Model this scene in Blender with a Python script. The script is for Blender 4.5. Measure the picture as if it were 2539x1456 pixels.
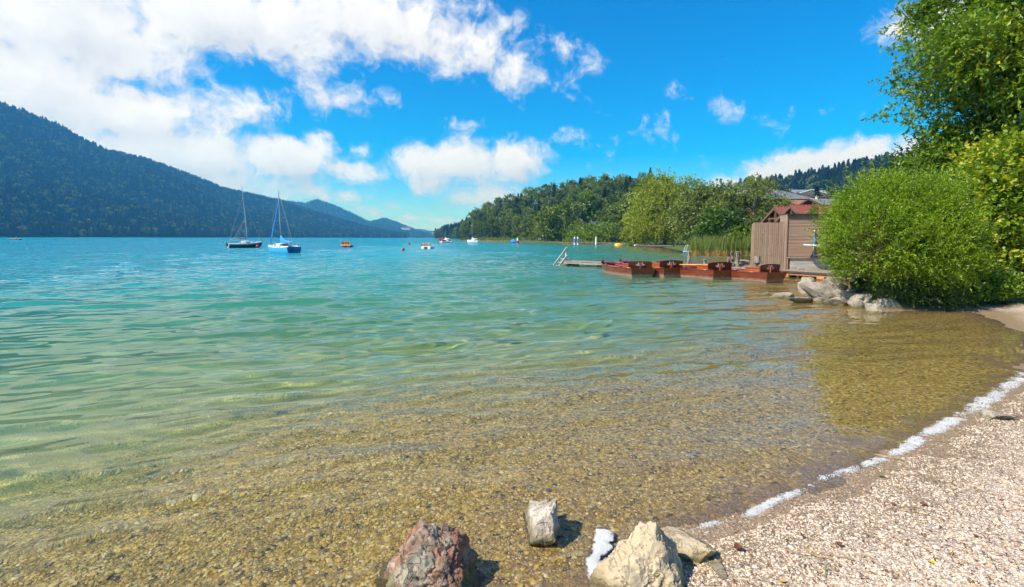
import bpy, bmesh, math, random
import numpy as np
from mathutils import Matrix, Vector, Euler, noise as mnoise

SC = bpy.context.scene
COL = SC.collection
for o in list(bpy.data.objects):
    bpy.data.objects.remove(o, do_unlink=True)
PI = math.pi
R = math.radians

# ------------------------------------------------------------------ camera
CAM_H = 1.8
PITCH, ROLL, SHIFT = R(4.0), R(0.22), -0.0194
cam = bpy.data.cameras.new('camera')
cam_o = bpy.data.objects.new('camera', cam)
COL.objects.link(cam_o)
cam.lens = 18.0
cam.sensor_width = 36.0
cam.shift_y = SHIFT
cam.clip_start = 0.05
cam.clip_end = 30000
CAM_M = Matrix.Translation((0, 0, CAM_H)) @ Matrix.Rotation(PI / 2 - PITCH, 4, 'X') @ Matrix.Rotation(ROLL, 4, 'Z')
cam_o.matrix_world = CAM_M
SC.camera = cam_o

# ------------------------------------------------------------------ light
SUN_AZ, SUN_EL = R(-118.0), R(47.0)          # azimuth measured from +Y (view direction) towards +X
SUN_V = Vector((math.sin(SUN_AZ) * math.cos(SUN_EL), math.cos(SUN_AZ) * math.cos(SUN_EL), math.sin(SUN_EL)))
sun = bpy.data.lights.new('sun', 'SUN')
sun.energy = 4.6
sun.angle = R(0.5)
sun.color = (1.0, 0.95, 0.86)
sun.cycles.is_caustics_light = True          # sunlight refracted on to the lake bed
sun_o = bpy.data.objects.new('sun', sun)
COL.objects.link(sun_o)
sun_o.rotation_euler = (-SUN_V).to_track_quat('-Z', 'Y').to_euler()
SC.view_settings.view_transform = 'Standard'
SC.view_settings.look = 'None'
SC.view_settings.gamma = 1.0
SC.view_settings.use_curve_mapping = False
SC.view_settings.exposure = 0.72
SC.cycles.use_denoising = True
SC.cycles.max_bounces = 7
SC.cycles.diffuse_bounces = 2
SC.cycles.glossy_bounces = 3
SC.cycles.transmission_bounces = 4
SC.cycles.transparent_max_bounces = 8
SC.cycles.volume_bounces = 0
SC.cycles.sample_clamp_indirect = 6.0
SC.cycles.sample_clamp_direct = 12.0
SC.cycles.use_adaptive_sampling = True
SC.cycles.adaptive_threshold = 0.025
SC.cycles.adaptive_min_samples = 16

# ------------------------------------------------------------------ picture points to places (photo seen 2539 x 1456)
def ray(px, py):
    d = Vector(((px - 1269.5) / 2539 * 2, ((728 - py) / 2539 + SHIFT) * 2, -1))
    return CAM_M.to_3x3() @ d
def at(px, py, z=0.0):
    d = ray(px, py)
    return Vector((0, 0, CAM_H)) + d * ((z - CAM_H) / d.z)
def at_y(px, py, Y):
    d = ray(px, py)
    return Vector((0, 0, CAM_H)) + d * (Y / d.y)
def azel(px, py):
    d = ray(px, py).normalized()
    return math.atan2(d.x, d.y), math.asin(d.z)

# ------------------------------------------------------------------ sky
world = bpy.data.worlds.new('World')
SC.world = world
world.use_nodes = True
NT = world.node_tree
NT.nodes.clear()
class NG:
    """tiny helper to write node graphs"""
    def __init__(s, tree): s.t = tree
    def n(s, typ, **kw):
        nd = s.t.nodes.new(typ)
        for k, v in kw.items(): setattr(nd, k, v)
        return nd
    def put(s, sock, v):
        if isinstance(v, bpy.types.NodeSocket): s.t.links.new(v, sock)
        elif v is not None: sock.default_value = v
    def m(s, op, a, b=None, c=None, clamp=False):
        nd = s.n('ShaderNodeMath', operation=op); nd.use_clamp = clamp
        for i, v in enumerate((a, b, c)): s.put(nd.inputs[i], v)
        return nd.outputs[0]
    def v(s, op, a, b=None, scale=None):
        nd = s.n('ShaderNodeVectorMath', operation=op)
        s.put(nd.inputs[0], a); s.put(nd.inputs[1], b)
        if scale is not None: s.put(nd.inputs[3], scale)
        return nd.outputs['Value'] if op in ('LENGTH', 'DOT_PRODUCT', 'DISTANCE') else nd.outputs[0]
    def noise(s, vec, scale, detail=4, rough=.55, dist=0.0, out='Fac', dims='3D'):
        nd = s.n('ShaderNodeTexNoise', noise_dimensions=dims)
        s.put(nd.inputs['Vector'], vec); nd.inputs['Scale'].default_value = scale
        nd.inputs['Detail'].default_value = detail; nd.inputs['Roughness'].default_value = rough
        nd.inputs['Distortion'].default_value = dist
        return nd.outputs[out]
    def ss(s, x, lo, hi, a=0.0, b=1.0):
        nd = s.n('ShaderNodeMapRange', interpolation_type='SMOOTHSTEP')
        s.put(nd.inputs[0], x); s.put(nd.inputs[1], lo); s.put(nd.inputs[2], hi); s.put(nd.inputs[3], a); s.put(nd.inputs[4], b)
        return nd.outputs[0]
    def mix(s, f, a, b, blend='MIX'):
        nd = s.n('ShaderNodeMix', data_type='RGBA', blend_type=blend)
        s.put(nd.inputs[0], f)
        for i, v in ((6, a), (7, b)):
            if isinstance(v, tuple) and len(v) == 3: v = v + (1.0,)
            s.put(nd.inputs[i], v)
        return nd.outputs[2]
    def xyz(s, x=0.0, y=0.0, z=0.0):
        nd = s.n('ShaderNodeCombineXYZ')
        for i, v in enumerate((x, y, z)): s.put(nd.inputs[i], v)
        return nd.outputs[0]

# cloud banks: centre and half-size in the picture (x, y, rx, ry, weight)
CLOUDS = [(150, 60, 560, 150, 1.35), (560, 40, 460, 125, 1.3), (930, 55, 340, 105, 1.15), (1160, 110, 190, 75, .8), (1290, 180, 110, 60, .62),
          (1385, 122, 50, 30, .32), (1460, 158, 34, 26, .22), (60, 200, 360, 150, 1.3), (330, 275, 340, 100, 1.2), (600, 275, 150, 60, .7),
          (850, 250, 130, 40, .5), (430, 370, 340, 95, 1.2), (720, 392, 200, 70, 1.2), (845, 420, 130, 42, .95), (895, 372, 40, 24, .5),
          (560, 440, 330, 70, .9), (760, 480, 180, 34, .55),
          (1140, 412, 165, 70, 1.15), (1270, 400, 130, 62, 1.1), (1215, 480, 120, 42, .85), (1080, 450, 100, 40, .8),
          (975, 512, 50, 22, .62), (930, 530, 60, 20, .5), (1025, 541, 26, 11, .5), (1112, 545, 34, 11, .45), (880, 485, 40, 20, .45), (1290, 510, 90, 20, .4),
          (1560, 336, 60, 22, .10), (1680, 300, 60, 20, .10), (1760, 290, 40, 18, .05), (1450, 345, 60, 12, .1), (1160, 318, 26, 10, .1),
          (2240, 90, 110, 60, .62), (2340, 35, 150, 60, .75),
          (1800, 450, 110, 30, 1.0), (1900, 432, 130, 44, 1.25), (2010, 412, 150, 58, 1.35), (2130, 396, 140, 62, 1.4), (2260, 404, 150, 60, 1.3), (2400, 430, 200, 70, 1.1)]
def cloud_group():
    g = bpy.data.node_groups.new('cloud_density', 'ShaderNodeTree')
    g.interface.new_socket('p', in_out='INPUT', socket_type='NodeSocketVector')
    g.interface.new_socket('d', in_out='OUTPUT', socket_type='NodeSocketFloat')
    k = NG(g)
    gi, go = k.n('NodeGroupInput'), k.n('NodeGroupOutput')
    p0 = gi.outputs[0]
    w = k.v('SUBTRACT', k.noise(p0, 5.5, 3, .6, out='Color'), (.5, .5, .5))
    p = k.v('ADD', p0, k.v('MULTIPLY', w, (.10, .055, 0)))
    w2 = k.v('SUBTRACT', k.noise(p0, 26, 2, .5, out='Color'), (.5, .5, .5))
    p = k.v('ADD', p, k.v('MULTIPLY', w2, (.024, .016, 0)))
    acc = None
    for (cx, cy, rx, ry, wt) in CLOUDS:
        a, e = azel(cx, cy)
        f = 1269.5
        ca = math.cos(a)
        sx, sy = rx / f * ca * ca, ry / f * ca
        q = k.v('MULTIPLY', k.v('SUBTRACT', p, (a, e, 0)), (1 / sx, 1 / sy, 0))
        ln = k.v('LENGTH', q)
        b = k.m('MULTIPLY_ADD', ln, -wt, wt)            # wt*(1-len)
        acc = b if acc is None else k.m('SMOOTH_MAX', acc, b, .22)
    # the rest of the sky: scattered cloud of the same sort outside the photographed window
    gen = k.m('SUBTRACT', k.noise(p0, 2.4, 2, .5), .56)
    gen = k.m('MULTIPLY', gen, 4.0)
    sp = k.n('ShaderNodeSeparateXYZ'); k.put(sp.inputs[0], p0)
    win = k.m('MULTIPLY', k.ss(k.m('ABSOLUTE', sp.outputs[0]), .80, 1.05, 1, 0), k.ss(sp.outputs[1], .50, .75, 1, 0))
    gen = k.m('SUBTRACT', gen, k.m('MULTIPLY', win, 3.0))
    acc = k.m('MAXIMUM', acc, k.m('MINIMUM', gen, .9))
    n1 = k.noise(p, 12, 10, .66)
    d = k.m('MULTIPLY_ADD', k.m('SUBTRACT', n1, .53), 2.6, acc)
    g.links.new(d, go.inputs[0])
    return g
CG = cloud_group()
k = NG(NT)
tc = k.n('ShaderNodeTexCoord')
sep = k.n('ShaderNodeSeparateXYZ'); k.put(sep.inputs[0], tc.outputs['Generated'])
az = k.m('ARCTAN2', sep.outputs[0], sep.outputs[1])
el = k.m('ARCSINE', sep.outputs[2])
pos = k.xyz(az, el, 0.0)
g0 = k.n('ShaderNodeGroup', node_tree=CG); k.put(g0.inputs[0], pos)
g1 = k.n('ShaderNodeGroup', node_tree=CG); k.put(g1.inputs[0], k.v('ADD', pos, (-.022, .034, 0)))
d0, d1 = g0.outputs[0], g1.outputs[0]
alpha = k.m('MULTIPLY', k.ss(d0, -.12, .62), k.ss(el, -.02, .02))
lit = k.m('MULTIPLY_ADD', k.m('SUBTRACT', d0, d1), .44, .74, clamp=True)
lit = k.m('SUBTRACT', lit, k.m('MULTIPLY', k.ss(d0, .5, 1.7), .24))
sky = k.n('ShaderNodeTexSky', sky_type='NISHITA')
sky.sun_disc = False
sky.sun_elevation = SUN_EL
sky.sun_rotation = SUN_AZ
sky.altitude = 600
sky.air_density = 1.0
sky.dust_density = 0.25
sky.ozone_density = 3.0
hs = k.n('ShaderNodeHueSaturation')
hs.inputs['Saturation'].default_value = 1.75
hs.inputs['Value'].default_value = 1.12
hs.inputs['Hue'].default_value = 0.494
k.put(hs.inputs['Color'], sky.outputs[0])
ccol = k.mix(lit, (2.9, 3.3, 4.0), (6.6, 6.7, 6.85))
ccol = k.mix(k.ss(el, .22, .05), ccol, k.mix(1.0, ccol, (.80, .93, 1.12), 'MULTIPLY'))
skyc = k.mix(1.0, hs.outputs[0], (.56, .95, 1.12), 'MULTIPLY')
skyc = k.mix(k.ss(el, .20, .0), skyc, k.mix(1.0, skyc, (.95, .92, 1.22), 'MULTIPLY'))
colr = k.mix(alpha, skyc, ccol)
bg = k.n('ShaderNodeBackground')
k.put(bg.inputs[0], colr)
bg.inputs[1].default_value = 0.1
wo = k.n('ShaderNodeOutputWorld')
NT.links.new(bg.outputs[0], wo.inputs[0])
world.cycles.sampling_method = 'MANUAL'
world.cycles.sample_map_resolution = 256

# ------------------------------------------------------------------ mesh helpers
rng = np.random.default_rng(7)
random.seed(7)
def nrm(v): return v / np.maximum(np.linalg.norm(v, axis=-1, keepdims=True), 1e-9)
def link(o, parent=None):
    COL.objects.link(o)
    if parent is not None: o.parent = parent
    return o
def np_mesh(name, V, F, material=None, smooth=False, face_attr=None, vert_attr=None):
    V = np.asarray(V, np.float32); F = np.asarray(F, np.int32)
    me = bpy.data.meshes.new(name)
    n = F.shape[1]
    me.vertices.add(len(V)); me.vertices.foreach_set('co', V.ravel())
    me.loops.add(F.size); me.loops.foreach_set('vertex_index', F.ravel())
    me.polygons.add(len(F)); me.polygons.foreach_set('loop_start', np.arange(0, F.size, n, dtype=np.int32))
    if smooth: me.polygons.foreach_set('use_smooth', np.ones(len(F), bool))
    me.update(calc_edges=True)
    for dom, at_ in (('FACE', face_attr), ('POINT', vert_attr)):
        for an, val in (at_ or {}).items():
            a = me.attributes.new(an, 'FLOAT', dom); a.data.foreach_set('value', np.asarray(val, np.float32))
    if material is not None: me.materials.append(material)
    return me
def np_obj(name, V, F, material=None, parent=None, **kw):
    return link(bpy.data.objects.new(name, np_mesh(name, V, F, material, **kw)), parent)
def tag(o, label=None, cat=None, group=None, kind=None):
    if label: o['label'] = label
    if cat: o['category'] = cat
    if group: o['group'] = group
    if kind: o['kind'] = kind
    return o
def thing(name, label, cat, loc=(0, 0, 0), rz=0.0, group=None, scale=1.0):
    o = bpy.data.objects.new(name, None)
    o.empty_display_size = .2
    COL.objects.link(o)
    o.location = loc; o.rotation_euler = (0, 0, rz); o.scale = (scale,) * 3
    return tag(o, label, cat, group)
def copy_tree(o, parent=None):
    c = o.copy(); COL.objects.link(c); c.parent = parent
    for ch in list(o.children): copy_tree(ch, c)
    return c
def wet(o):
    """lies under or in the clear shallows: receives the refracted sunlight"""
    o.cycles.is_caustics_receiver = True
    return o
class MB:
    def __init__(s): s.V, s.F = [], []
    def add(s, V, F):
        b = len(s.V); s.V += [tuple(v) for v in V]; s.F += [tuple(i + b for i in f) for f in F]; return s
    def box(s, c, size, rot=None, taper=1.0):
        hx, hy, hz = size[0] / 2, size[1] / 2, size[2] / 2
        P = [Vector((x * (taper if z > 0 else 1), y * (taper if z > 0 else 1), z)) for x in (-hx, hx) for y in (-hy, hy) for z in (-hz, hz)]
        if rot is not None:
            M = Euler(rot).to_matrix() if not isinstance(rot, Matrix) else rot
            P = [M @ p for p in P]
        c = Vector(c)
        return s.add([p + c for p in P], [(0, 1, 3, 2), (4, 6, 7, 5), (0, 4, 5, 1), (2, 3, 7, 6), (0, 2, 6, 4), (1, 5, 7, 3)])
    def bar(s, p0, p1, w, h, up=(0, 0, 1)):
        p0, p1 = Vector(p0), Vector(p1)
        d = (p1 - p0); L = d.length; d.normalize()
        u = Vector(up); x = d.cross(u)
        if x.length < 1e-4: x = d.cross(Vector((1, 0, 0)))
        x.normalize(); z = x.cross(d)
        M = Matrix((x, d, z)).transposed()
        return s.box((p0 + p1) / 2, (w, L, h), M)
    def tube(s, pts, rad, n=8, cap=True):
        pts = [Vector(p) for p in pts]
        if not isinstance(rad, (list, tuple)): rad = [rad] * len(pts)
        V, F = [], []
        for i, p in enumerate(pts):
            d = (pts[min(i + 1, len(pts) - 1)] - pts[max(i - 1, 0)]).normalized()
            x = d.cross(Vector((0, 0, 1)))
            if x.length < 1e-3: x = d.cross(Vector((0, 1, 0)))
            x.normalize(); y = d.cross(x)
            for j in range(n):
                a = 2 * PI * j / n
                V.append(p + (x * math.cos(a) + y * math.sin(a)) * rad[i])
        for i in range(len(pts) - 1):
            for j in range(n):
                a, b = i * n + j, i * n + (j + 1) % n
                F.append((a, a + n, b + n, b))
        if cap:
            F.append(tuple(range(n))); F.append(tuple(range(len(V) - 1, len(V) - n - 1, -1)))
        return s.add(V, F)
    def loft(s, rings, closed=True, cap0=True, cap1=True):
        n = len(rings[0]); V = [p for r_ in rings for p in r_]; F = []
        for i in range(len(rings) - 1):
            for j in range(n if closed else n - 1):
                a, b = i * n + j, i * n + (j + 1) % n
                F.append((a, b, b + n, a + n))
        if cap0: F.append(tuple(range(n - 1, -1, -1)))
        if cap1: F.append(tuple(range(len(V) - n, len(V))))
        return s.add(V, F)
    def prism(s, pts2, plane, off, th):
        """flat outline with thickness; plane maps (u,v,w)->xyz"""
        n = len(pts2)
        V = [plane(u, v, off) for u, v in pts2] + [plane(u, v, off + th) for u, v in pts2]
        F = [tuple(range(n - 1, -1, -1)), tuple(range(n, 2 * n))] + [(i, (i + 1) % n, (i + 1) % n + n, i + n) for i in range(n)]
        return s.add(V, F)
    def ball(s, c, r, n=12, m=8):
        if not isinstance(r, (list, tuple)): r = (r, r, r)
        rings = []
        for i in range(1, m):
            t = PI * i / m
            rings.append([(c[0] + r[0] * math.sin(t) * math.cos(2 * PI * j / n), c[1] + r[1] * math.sin(t) * math.sin(2 * PI * j / n), c[2] - r[2] * math.cos(t)) for j in range(n)])
        return s.loft(rings)
    def mesh(s, name, material, smooth=False, bevel=0.0):
        me = bpy.data.meshes.new(name)
        me.from_pydata(s.V, [], s.F)
        bm = bmesh.new(); bm.from_mesh(me)
        bmesh.ops.recalc_face_normals(bm, faces=bm.faces[:])
        if bevel:
            bmesh.ops.bevel(bm, geom=bm.edges[:], offset=bevel, segments=1, affect='EDGES', clamp_overlap=True)
        bm.to_mesh(me); bm.free()
        if smooth:
            me.polygons.foreach_set('use_smooth', [True] * len(me.polygons))
            if smooth == 'auto': me.set_sharp_from_angle(angle=R(40))
        me.materials.append(material)
        return me
    def build(s, name, material, parent=None, smooth=False, bevel=0.0):
        return link(bpy.data.objects.new(name, s.mesh(name, material, smooth, bevel)), parent)

def _hash(ix, iy, iz, seed):
    with np.errstate(over='ignore'):
        h = (ix.astype(np.int64) * 374761393 + iy.astype(np.int64) * 668265263 + iz.astype(np.int64) * 2147483647 + seed * 974634721) & 0xffffffff
        h = ((h ^ (h >> 13)) * 1274126177) & 0xffffffff
        h = ((h ^ (h >> 16)) * 2246822519) & 0xffffffff
        h = h ^ (h >> 15)
    return (h & 0xffffff) / float(0xffffff)
def vnoise(x, y, z=None, seed=0):
    x = np.asarray(x, float); y = np.asarray(y, float); z = np.zeros_like(x) if z is None else np.asarray(z, float)
    ix, iy, iz = np.floor(x), np.floor(y), np.floor(z)
    fx, fy, fz = x - ix, y - iy, z - iz
    fx, fy, fz = (t * t * t * (t * (t * 6 - 15) + 10) for t in (fx, fy, fz))
    r_ = 0
    for dx in (0, 1):
        for dy in (0, 1):
            for dz in (0, 1):
                r_ = r_ + _hash(ix + dx, iy + dy, iz + dz, seed) * (fx if dx else 1 - fx) * (fy if dy else 1 - fy) * (fz if dz else 1 - fz)
    return r_ * 2 - 1
def fbm(x, y, z=None, oct=4, seed=0, gain=.5):
    r_, a, f = 0, 1.0, 1.0
    for i in range(oct):
        r_ = r_ + a * vnoise(x * f, y * f, None if z is None else z * f, seed + i * 17); a *= gain; f *= 2.03
    return r_

# ------------------------------------------------------------------ materials
def new_mat(name):
    m_ = bpy.data.materials.new(name); m_.use_nodes = True
    t = m_.node_tree; t.nodes.clear()
    return m_, NG(t), t.nodes.new('ShaderNodeOutputMaterial')
def mat(name, c1, c2=None, scale=6.0, rough=.7, bump=0.0, bscale=None, stretch=(1, 1, 1), coat=0.0, metal=0.0, spots=None, detail=6, contrast=(.3, .7)):
    """base colour from c1 to c2 by noise, optional fine relief, optional spots (colour, scale, lo, hi)"""
    m_, k, out = new_mat(name)
    b = k.n('ShaderNodeBsdfPrincipled')
    tcn = k.n('ShaderNodeTexCoord')
    vec = k.v('MULTIPLY', tcn.outputs['Object'], stretch)
    oi = k.n('ShaderNodeObjectInfo')
    vec = k.v('ADD', vec, k.v('SCALE', (3.1, 7.7, 5.3), scale=oi.outputs['Random']))
    fac = k.noise(vec, scale, detail, .6)
    col = k.mix(k.ss(fac, *contrast), c1, c2 or tuple(x * .8 for x in c1))
    if spots:
        sc_, s_, lo, hi = spots
        col = k.mix(k.ss(k.noise(vec, s_, 5, .65), lo, hi), col, sc_)
    # piece to piece variation
    col = k.mix(1.0, col, k.xyz(*[k.m('MULTIPLY_ADD', oi.outputs['Random'], .22, .89)] * 3), 'MULTIPLY')
    k.put(b.inputs['Base Color'], col)
    b.inputs['Roughness'].default_value = rough
    b.inputs['Metallic'].default_value = metal
    if coat:
        b.inputs['Coat Weight'].default_value = coat; b.inputs['Coat Roughness'].default_value = .15
    if bump:
        bp = k.n('ShaderNodeBump'); bp.inputs['Strength'].default_value = bump; bp.inputs['Distance'].default_value = .02
        k.put(bp.inputs['Height'], k.noise(vec, bscale or scale * 4, 6, .65)); k.put(b.inputs['Normal'], bp.outputs[0])
    m_.node_tree.links.new(b.outputs[0], out.inputs[0])
    return m_
def leaf_mat(name, dark, mid, light, trans=.35, nscale=.6, far=False):
    m_, k, out = new_mat(name)
    at_ = k.n('ShaderNodeAttribute'); at_.attribute_name = 'tint'
    geo = k.n('ShaderNodeTexCoord')
    oi = k.n('ShaderNodeObjectInfo')
    n_ = k.noise(geo.outputs['Object'], nscale, 3, .6)
    f = k.m('ADD', at_.outputs['Fac'], k.m('MULTIPLY', k.m('SUBTRACT', n_, .5), .9))
    f = k.m('ADD', f, k.m('MULTIPLY', k.m('SUBTRACT', oi.outputs['Random'], .5), .5 if far else .0))
    if far:
        gp = k.n('ShaderNodeNewGeometry')
        f = k.m('ADD', f, k.m('MULTIPLY', k.m('SUBTRACT', k.noise(gp.outputs['Position'], .0075, 4, .65), .5), 1.3))
    col = k.mix(k.ss(f, 0.05, .55), dark, mid)
    col = k.mix(k.ss(f, .6, 1.05), col, light)
    d = k.n('ShaderNodeBsdfDiffuse'); k.put(d.inputs[0], col)
    tr = k.n('ShaderNodeBsdfTranslucent'); k.put(tr.inputs[0], k.mix(1.0, col, (1.0, 1.05, .45), 'MULTIPLY'))
    ms = k.n('ShaderNodeMixShader'); ms.inputs[0].default_value = trans
    m_.node_tree.links.new(d.outputs[0], ms.inputs[1]); m_.node_tree.links.new(tr.outputs[0], ms.inputs[2])
    gl = k.n('ShaderNodeBsdfGlossy'); gl.inputs['Roughness'].default_value = .45
    ms2 = k.n('ShaderNodeMixShader'); ms2.inputs[0].default_value = .035
    m_.node_tree.links.new(ms.outputs[0], ms2.inputs[1]); m_.node_tree.links.new(gl.outputs[0], ms2.inputs[2])
    m_.node_tree.links.new(ms2.outputs[0], out.inputs[0])
    return m_
M = {}
M['white'] = mat('white_paint', (.78, .78, .76), (.66, .67, .66), 5, .45)
M['whitegel'] = mat('white_gelcoat', (.80, .80, .78), (.70, .71, .70), 3, .25, coat=.4)
M['blackhull'] = mat('black_gelcoat', (.012, .014, .02), (.02, .022, .03), 3, .25, coat=.4)
M['bluehull'] = mat('blue_gelcoat', (.05, .33, .62), (.07, .38, .66), 3, .3, coat=.3)
M['darkblue'] = mat('dark_blue_paint', (.015, .09, .24), (.03, .12, .28), 6, .4)
M['bluecloth'] = mat('blue_cloth', (.01, .22, .62), (.02, .30, .72), 5, .8, .3, 20)
M['bluepaint'] = mat('blue_paint', (.03, .17, .55), (.05, .22, .6), 6, .45)
M['alu'] = mat('aluminium', (.55, .56, .57), (.45, .46, .48), 9, .35, metal=.6)
M['rig'] = mat('wire_rope', (.34, .35, .36), (.28, .29, .3), 9, .45, metal=.4)
M['darkmetal'] = mat('dark_metal', (.03, .03, .035), (.05, .05, .055), 9, .5)
M['redplastic'] = mat('red_plastic', (.55, .012, .015), (.42, .01, .012), 4, .35, coat=.2)
M['yellow'] = mat('yellow_plastic', (.85, .42, .005), (.75, .36, .005), 3, .4, coat=.2)
M['orangecloth'] = mat('orange_cloth', (.75, .10, .008), (.68, .09, .008), 8, .85)
M['yellowcloth'] = mat('yellow_cloth', (.78, .45, .03), (.7, .4, .03), 8, .85)
M['purplecloth'] = mat('purple_cloth', (.13, .015, .06), (.1, .012, .05), 8, .85)
M['creamcloth'] = mat('cream_cloth', (.7, .62, .45), (.62, .55, .4), 8, .85)
M['mahogany'] = mat('varnished_mahogany', (.20, .036, .013), (.11, .018, .008), 3.2, .32, .12, 30, (1, .25, 2.2), coat=.5)
M['sunlitwood'] = mat('sunlit_varnished_wood', (.42, .085, .016), (.30, .05, .010), 4, .35, .1, 30, (2, .4, 2), coat=.4)  # lit copy of the mahogany: sunshine on the varnish put into the colour
M['oarwood'] = mat('oar_wood', (.70, .33, .05), (.58, .25, .035), 6, .45, .1, 30, coat=.3)
M['weathered'] = mat('weathered_wood', (.36, .29, .22), (.20, .16, .125), 3, .85, .5, 26, (1, 5, 1), spots=((.47, .41, .34), 4.0, .55, .7))
M['greywood'] = mat('grey_pile_wood', (.33, .28, .22), (.15, .125, .10), 5, .9, .6, 22, (4, 4, .5))
M['darkwood'] = mat('dark_wet_wood', (.07, .055, .042), (.035, .028, .022), 5, .8, .4, 22)
M['slat'] = mat('brown_stained_slat', (.42, .28, .195), (.34, .22, .15), 3, .75, .25, 30, (6, 6, .6))
M['cladding'] = mat('brown_stained_cladding', (.40, .265, .185), (.31, .20, .138), 3, .75, .25, 30, (.5, 6, 6))
M['paleboard'] = mat('pale_weathered_board', (.55, .52, .48), (.38, .33, .28), 2.5, .85, .3, 24, (.5, 4, 5))
M['block'] = mat('orange_timber_end', (.50, .22, .09), (.36, .15, .06), 8, .8, .3, 30)
M['concrete'] = mat('weathered_concrete', (.36, .32, .26), (.24, .21, .17), 5, .9, .4, 24)
M['chalet'] = mat('dark_chalet_timber', (.10, .045, .022), (.055, .024, .013), 3, .8, .3, 18, (1, 1, 4))
M['chaletlight'] = mat('light_chalet_timber', (.34, .17, .07), (.24, .11, .045), 3, .75, .2, 18)
M['redtile'] = mat('red_roof_tile', (.24, .056, .034), (.16, .036, .024), 2.4, .8, .25, 12, spots=((.14, .05, .035), 3.0, .54, .70))
M['greyroof'] = mat('grey_shingle', (.20, .21, .225), (.145, .15, .165), 1.6, .8, .2, 9)
M['slate'] = mat('dark_slate', (.055, .065, .08), (.035, .04, .05), 2, .7, .2, 9)
M['render'] = mat('pale_render', (.68, .64, .57), (.6, .56, .5), 1, .9)
M['orangewall'] = mat('orange_timber_wall', (.55, .19, .05), (.45, .15, .04), 2, .8)
M['pinkwall'] = mat('pink_render', (.6, .42, .36), (.55, .38, .33), 1, .9)
M['glass'] = mat('dark_window_glass', (.02, .024, .03), (.03, .034, .04), 2, .12)
M['flowers'] = mat('purple_flowers', (.28, .07, .50), (.45, .14, .62), 9, .9, .4, 20)
M['bark'] = mat('bark', (.13, .105, .08), (.06, .048, .037), 6, .95, .7, 20, (3, 3, .6))
M['palebark'] = mat('pale_bark', (.34, .31, .27), (.16, .14, .12), 5, .95, .6, 20, (3, 3, .8))
M['twig'] = mat('dry_twig', (.23, .15, .085), (.14, .09, .05), 8, .9)
M['skin'] = mat('skin', (.52, .30, .21), (.48, .27, .19), 3, .6)
M['hair'] = mat('dark_hair', (.03, .02, .015), (.04, .03, .02), 6, .7)
M['shirt'] = mat('pale_pink_shirt', (.62, .38, .36), (.56, .34, .33), 5, .9)
M['redshirt'] = mat('red_shirt', (.55, .02, .02), (.48, .02, .02), 5, .9)
M['foam'] = mat('white_foam', (.88, .88, .87), (.78, .78, .78), 24, .8, .5, 60)
# ================================================================== terrain
def P2(px, py):
    v = at(px, py, 0.0); return (v.x, v.y)
SHORE = [(-60, -60), (-14, -16), (-4.6, -4.8), (-2.1, -1.0), (-.5, 1.25), P2(1440, 1500), P2(1560, 1440), P2(1650, 1370), P2(1760, 1316), P2(1900, 1268), P2(2050, 1212),
         P2(2180, 1160), P2(2300, 1092), P2(2440, 1018), P2(2530, 948), P2(2552, 915), P2(2558, 880), P2(2550, 850), P2(2535, 826), P2(2440, 779), P2(2340, 769), P2(2215, 773),
         P2(2185, 772), P2(2150, 760), P2(2125, 735), P2(2140, 705), (14.6, 20.6), (14.6, 24.5), (12.6, 28.0), P2(1845, 655), P2(1880, 636), (27.0, 46.0),
         P2(1720, 628), P2(1680, 620), P2(1640, 613), P2(1560, 609), P2(1430, 605.5), P2(1350, 602), P2(1250, 599), P2(1180, 597), P2(1143, 595.5),
         (60, 620), (500, 1500), (900, 2600), (5000, 4000), (5000, -300), (-60, -300)]
SHORE = np.array(SHORE, float)
def sdist(x, y):
    """distance to the waterline, positive on land"""
    x = np.asarray(x, float); y = np.asarray(y, float)
    best = np.full(x.shape, 1e18); inside = np.zeros(x.shape, bool)
    n = len(SHORE)
    for i in range(n):
        ax, ay = SHORE[i]; bx, by = SHORE[(i + 1) % n]
        dx, dy = bx - ax, by - ay
        t = np.clip(((x - ax) * dx + (y - ay) * dy) / (dx * dx + dy * dy), 0, 1)
        best = np.minimum(best, (x - ax - t * dx) ** 2 + (y - ay - t * dy) ** 2)
        if abs(by - ay) > 1e-12:
            c = ((ay > y) != (by > y)) & (x < (bx - ax) * (y - ay) / (by - ay) + ax)
            inside ^= c
    d = np.sqrt(best)
    return np.where(inside, d, -d)
def ground_z(x, y, sd=None):
    sd = sdist(x, y) if sd is None else sd
    wob = .35 * vnoise(x * .9, y * .9, seed=3) * np.clip(np.abs(sd), 0, 1)
    s = sd + wob * .5
    land = .30 * (1 - np.exp(-np.maximum(s, 0) / 3.2)) + .045 * np.maximum(s, 0) * np.exp(-np.maximum(s, 0) / 9) + np.maximum(0, s - 22) * .062
    dep = np.interp(np.maximum(-s, 0), [0, .35, 1, 3, 6, 10, 15, 25, 50, 120, 3000], [0, .04, .09, .26, .59, 1.12, 1.9, 3.4, 6.0, 8.0, 8.0])
    z = np.where(s > 0, land, -dep)
    r_ = np.hypot(x, y)
    z = z + (.012 * fbm(x * 2.2, y * 2.2, oct=3, seed=5) + .004 * vnoise(x * 11, y * 11, seed=9)) * np.clip(1.5 - r_ / 60, 0, 1)
    return z
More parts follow.
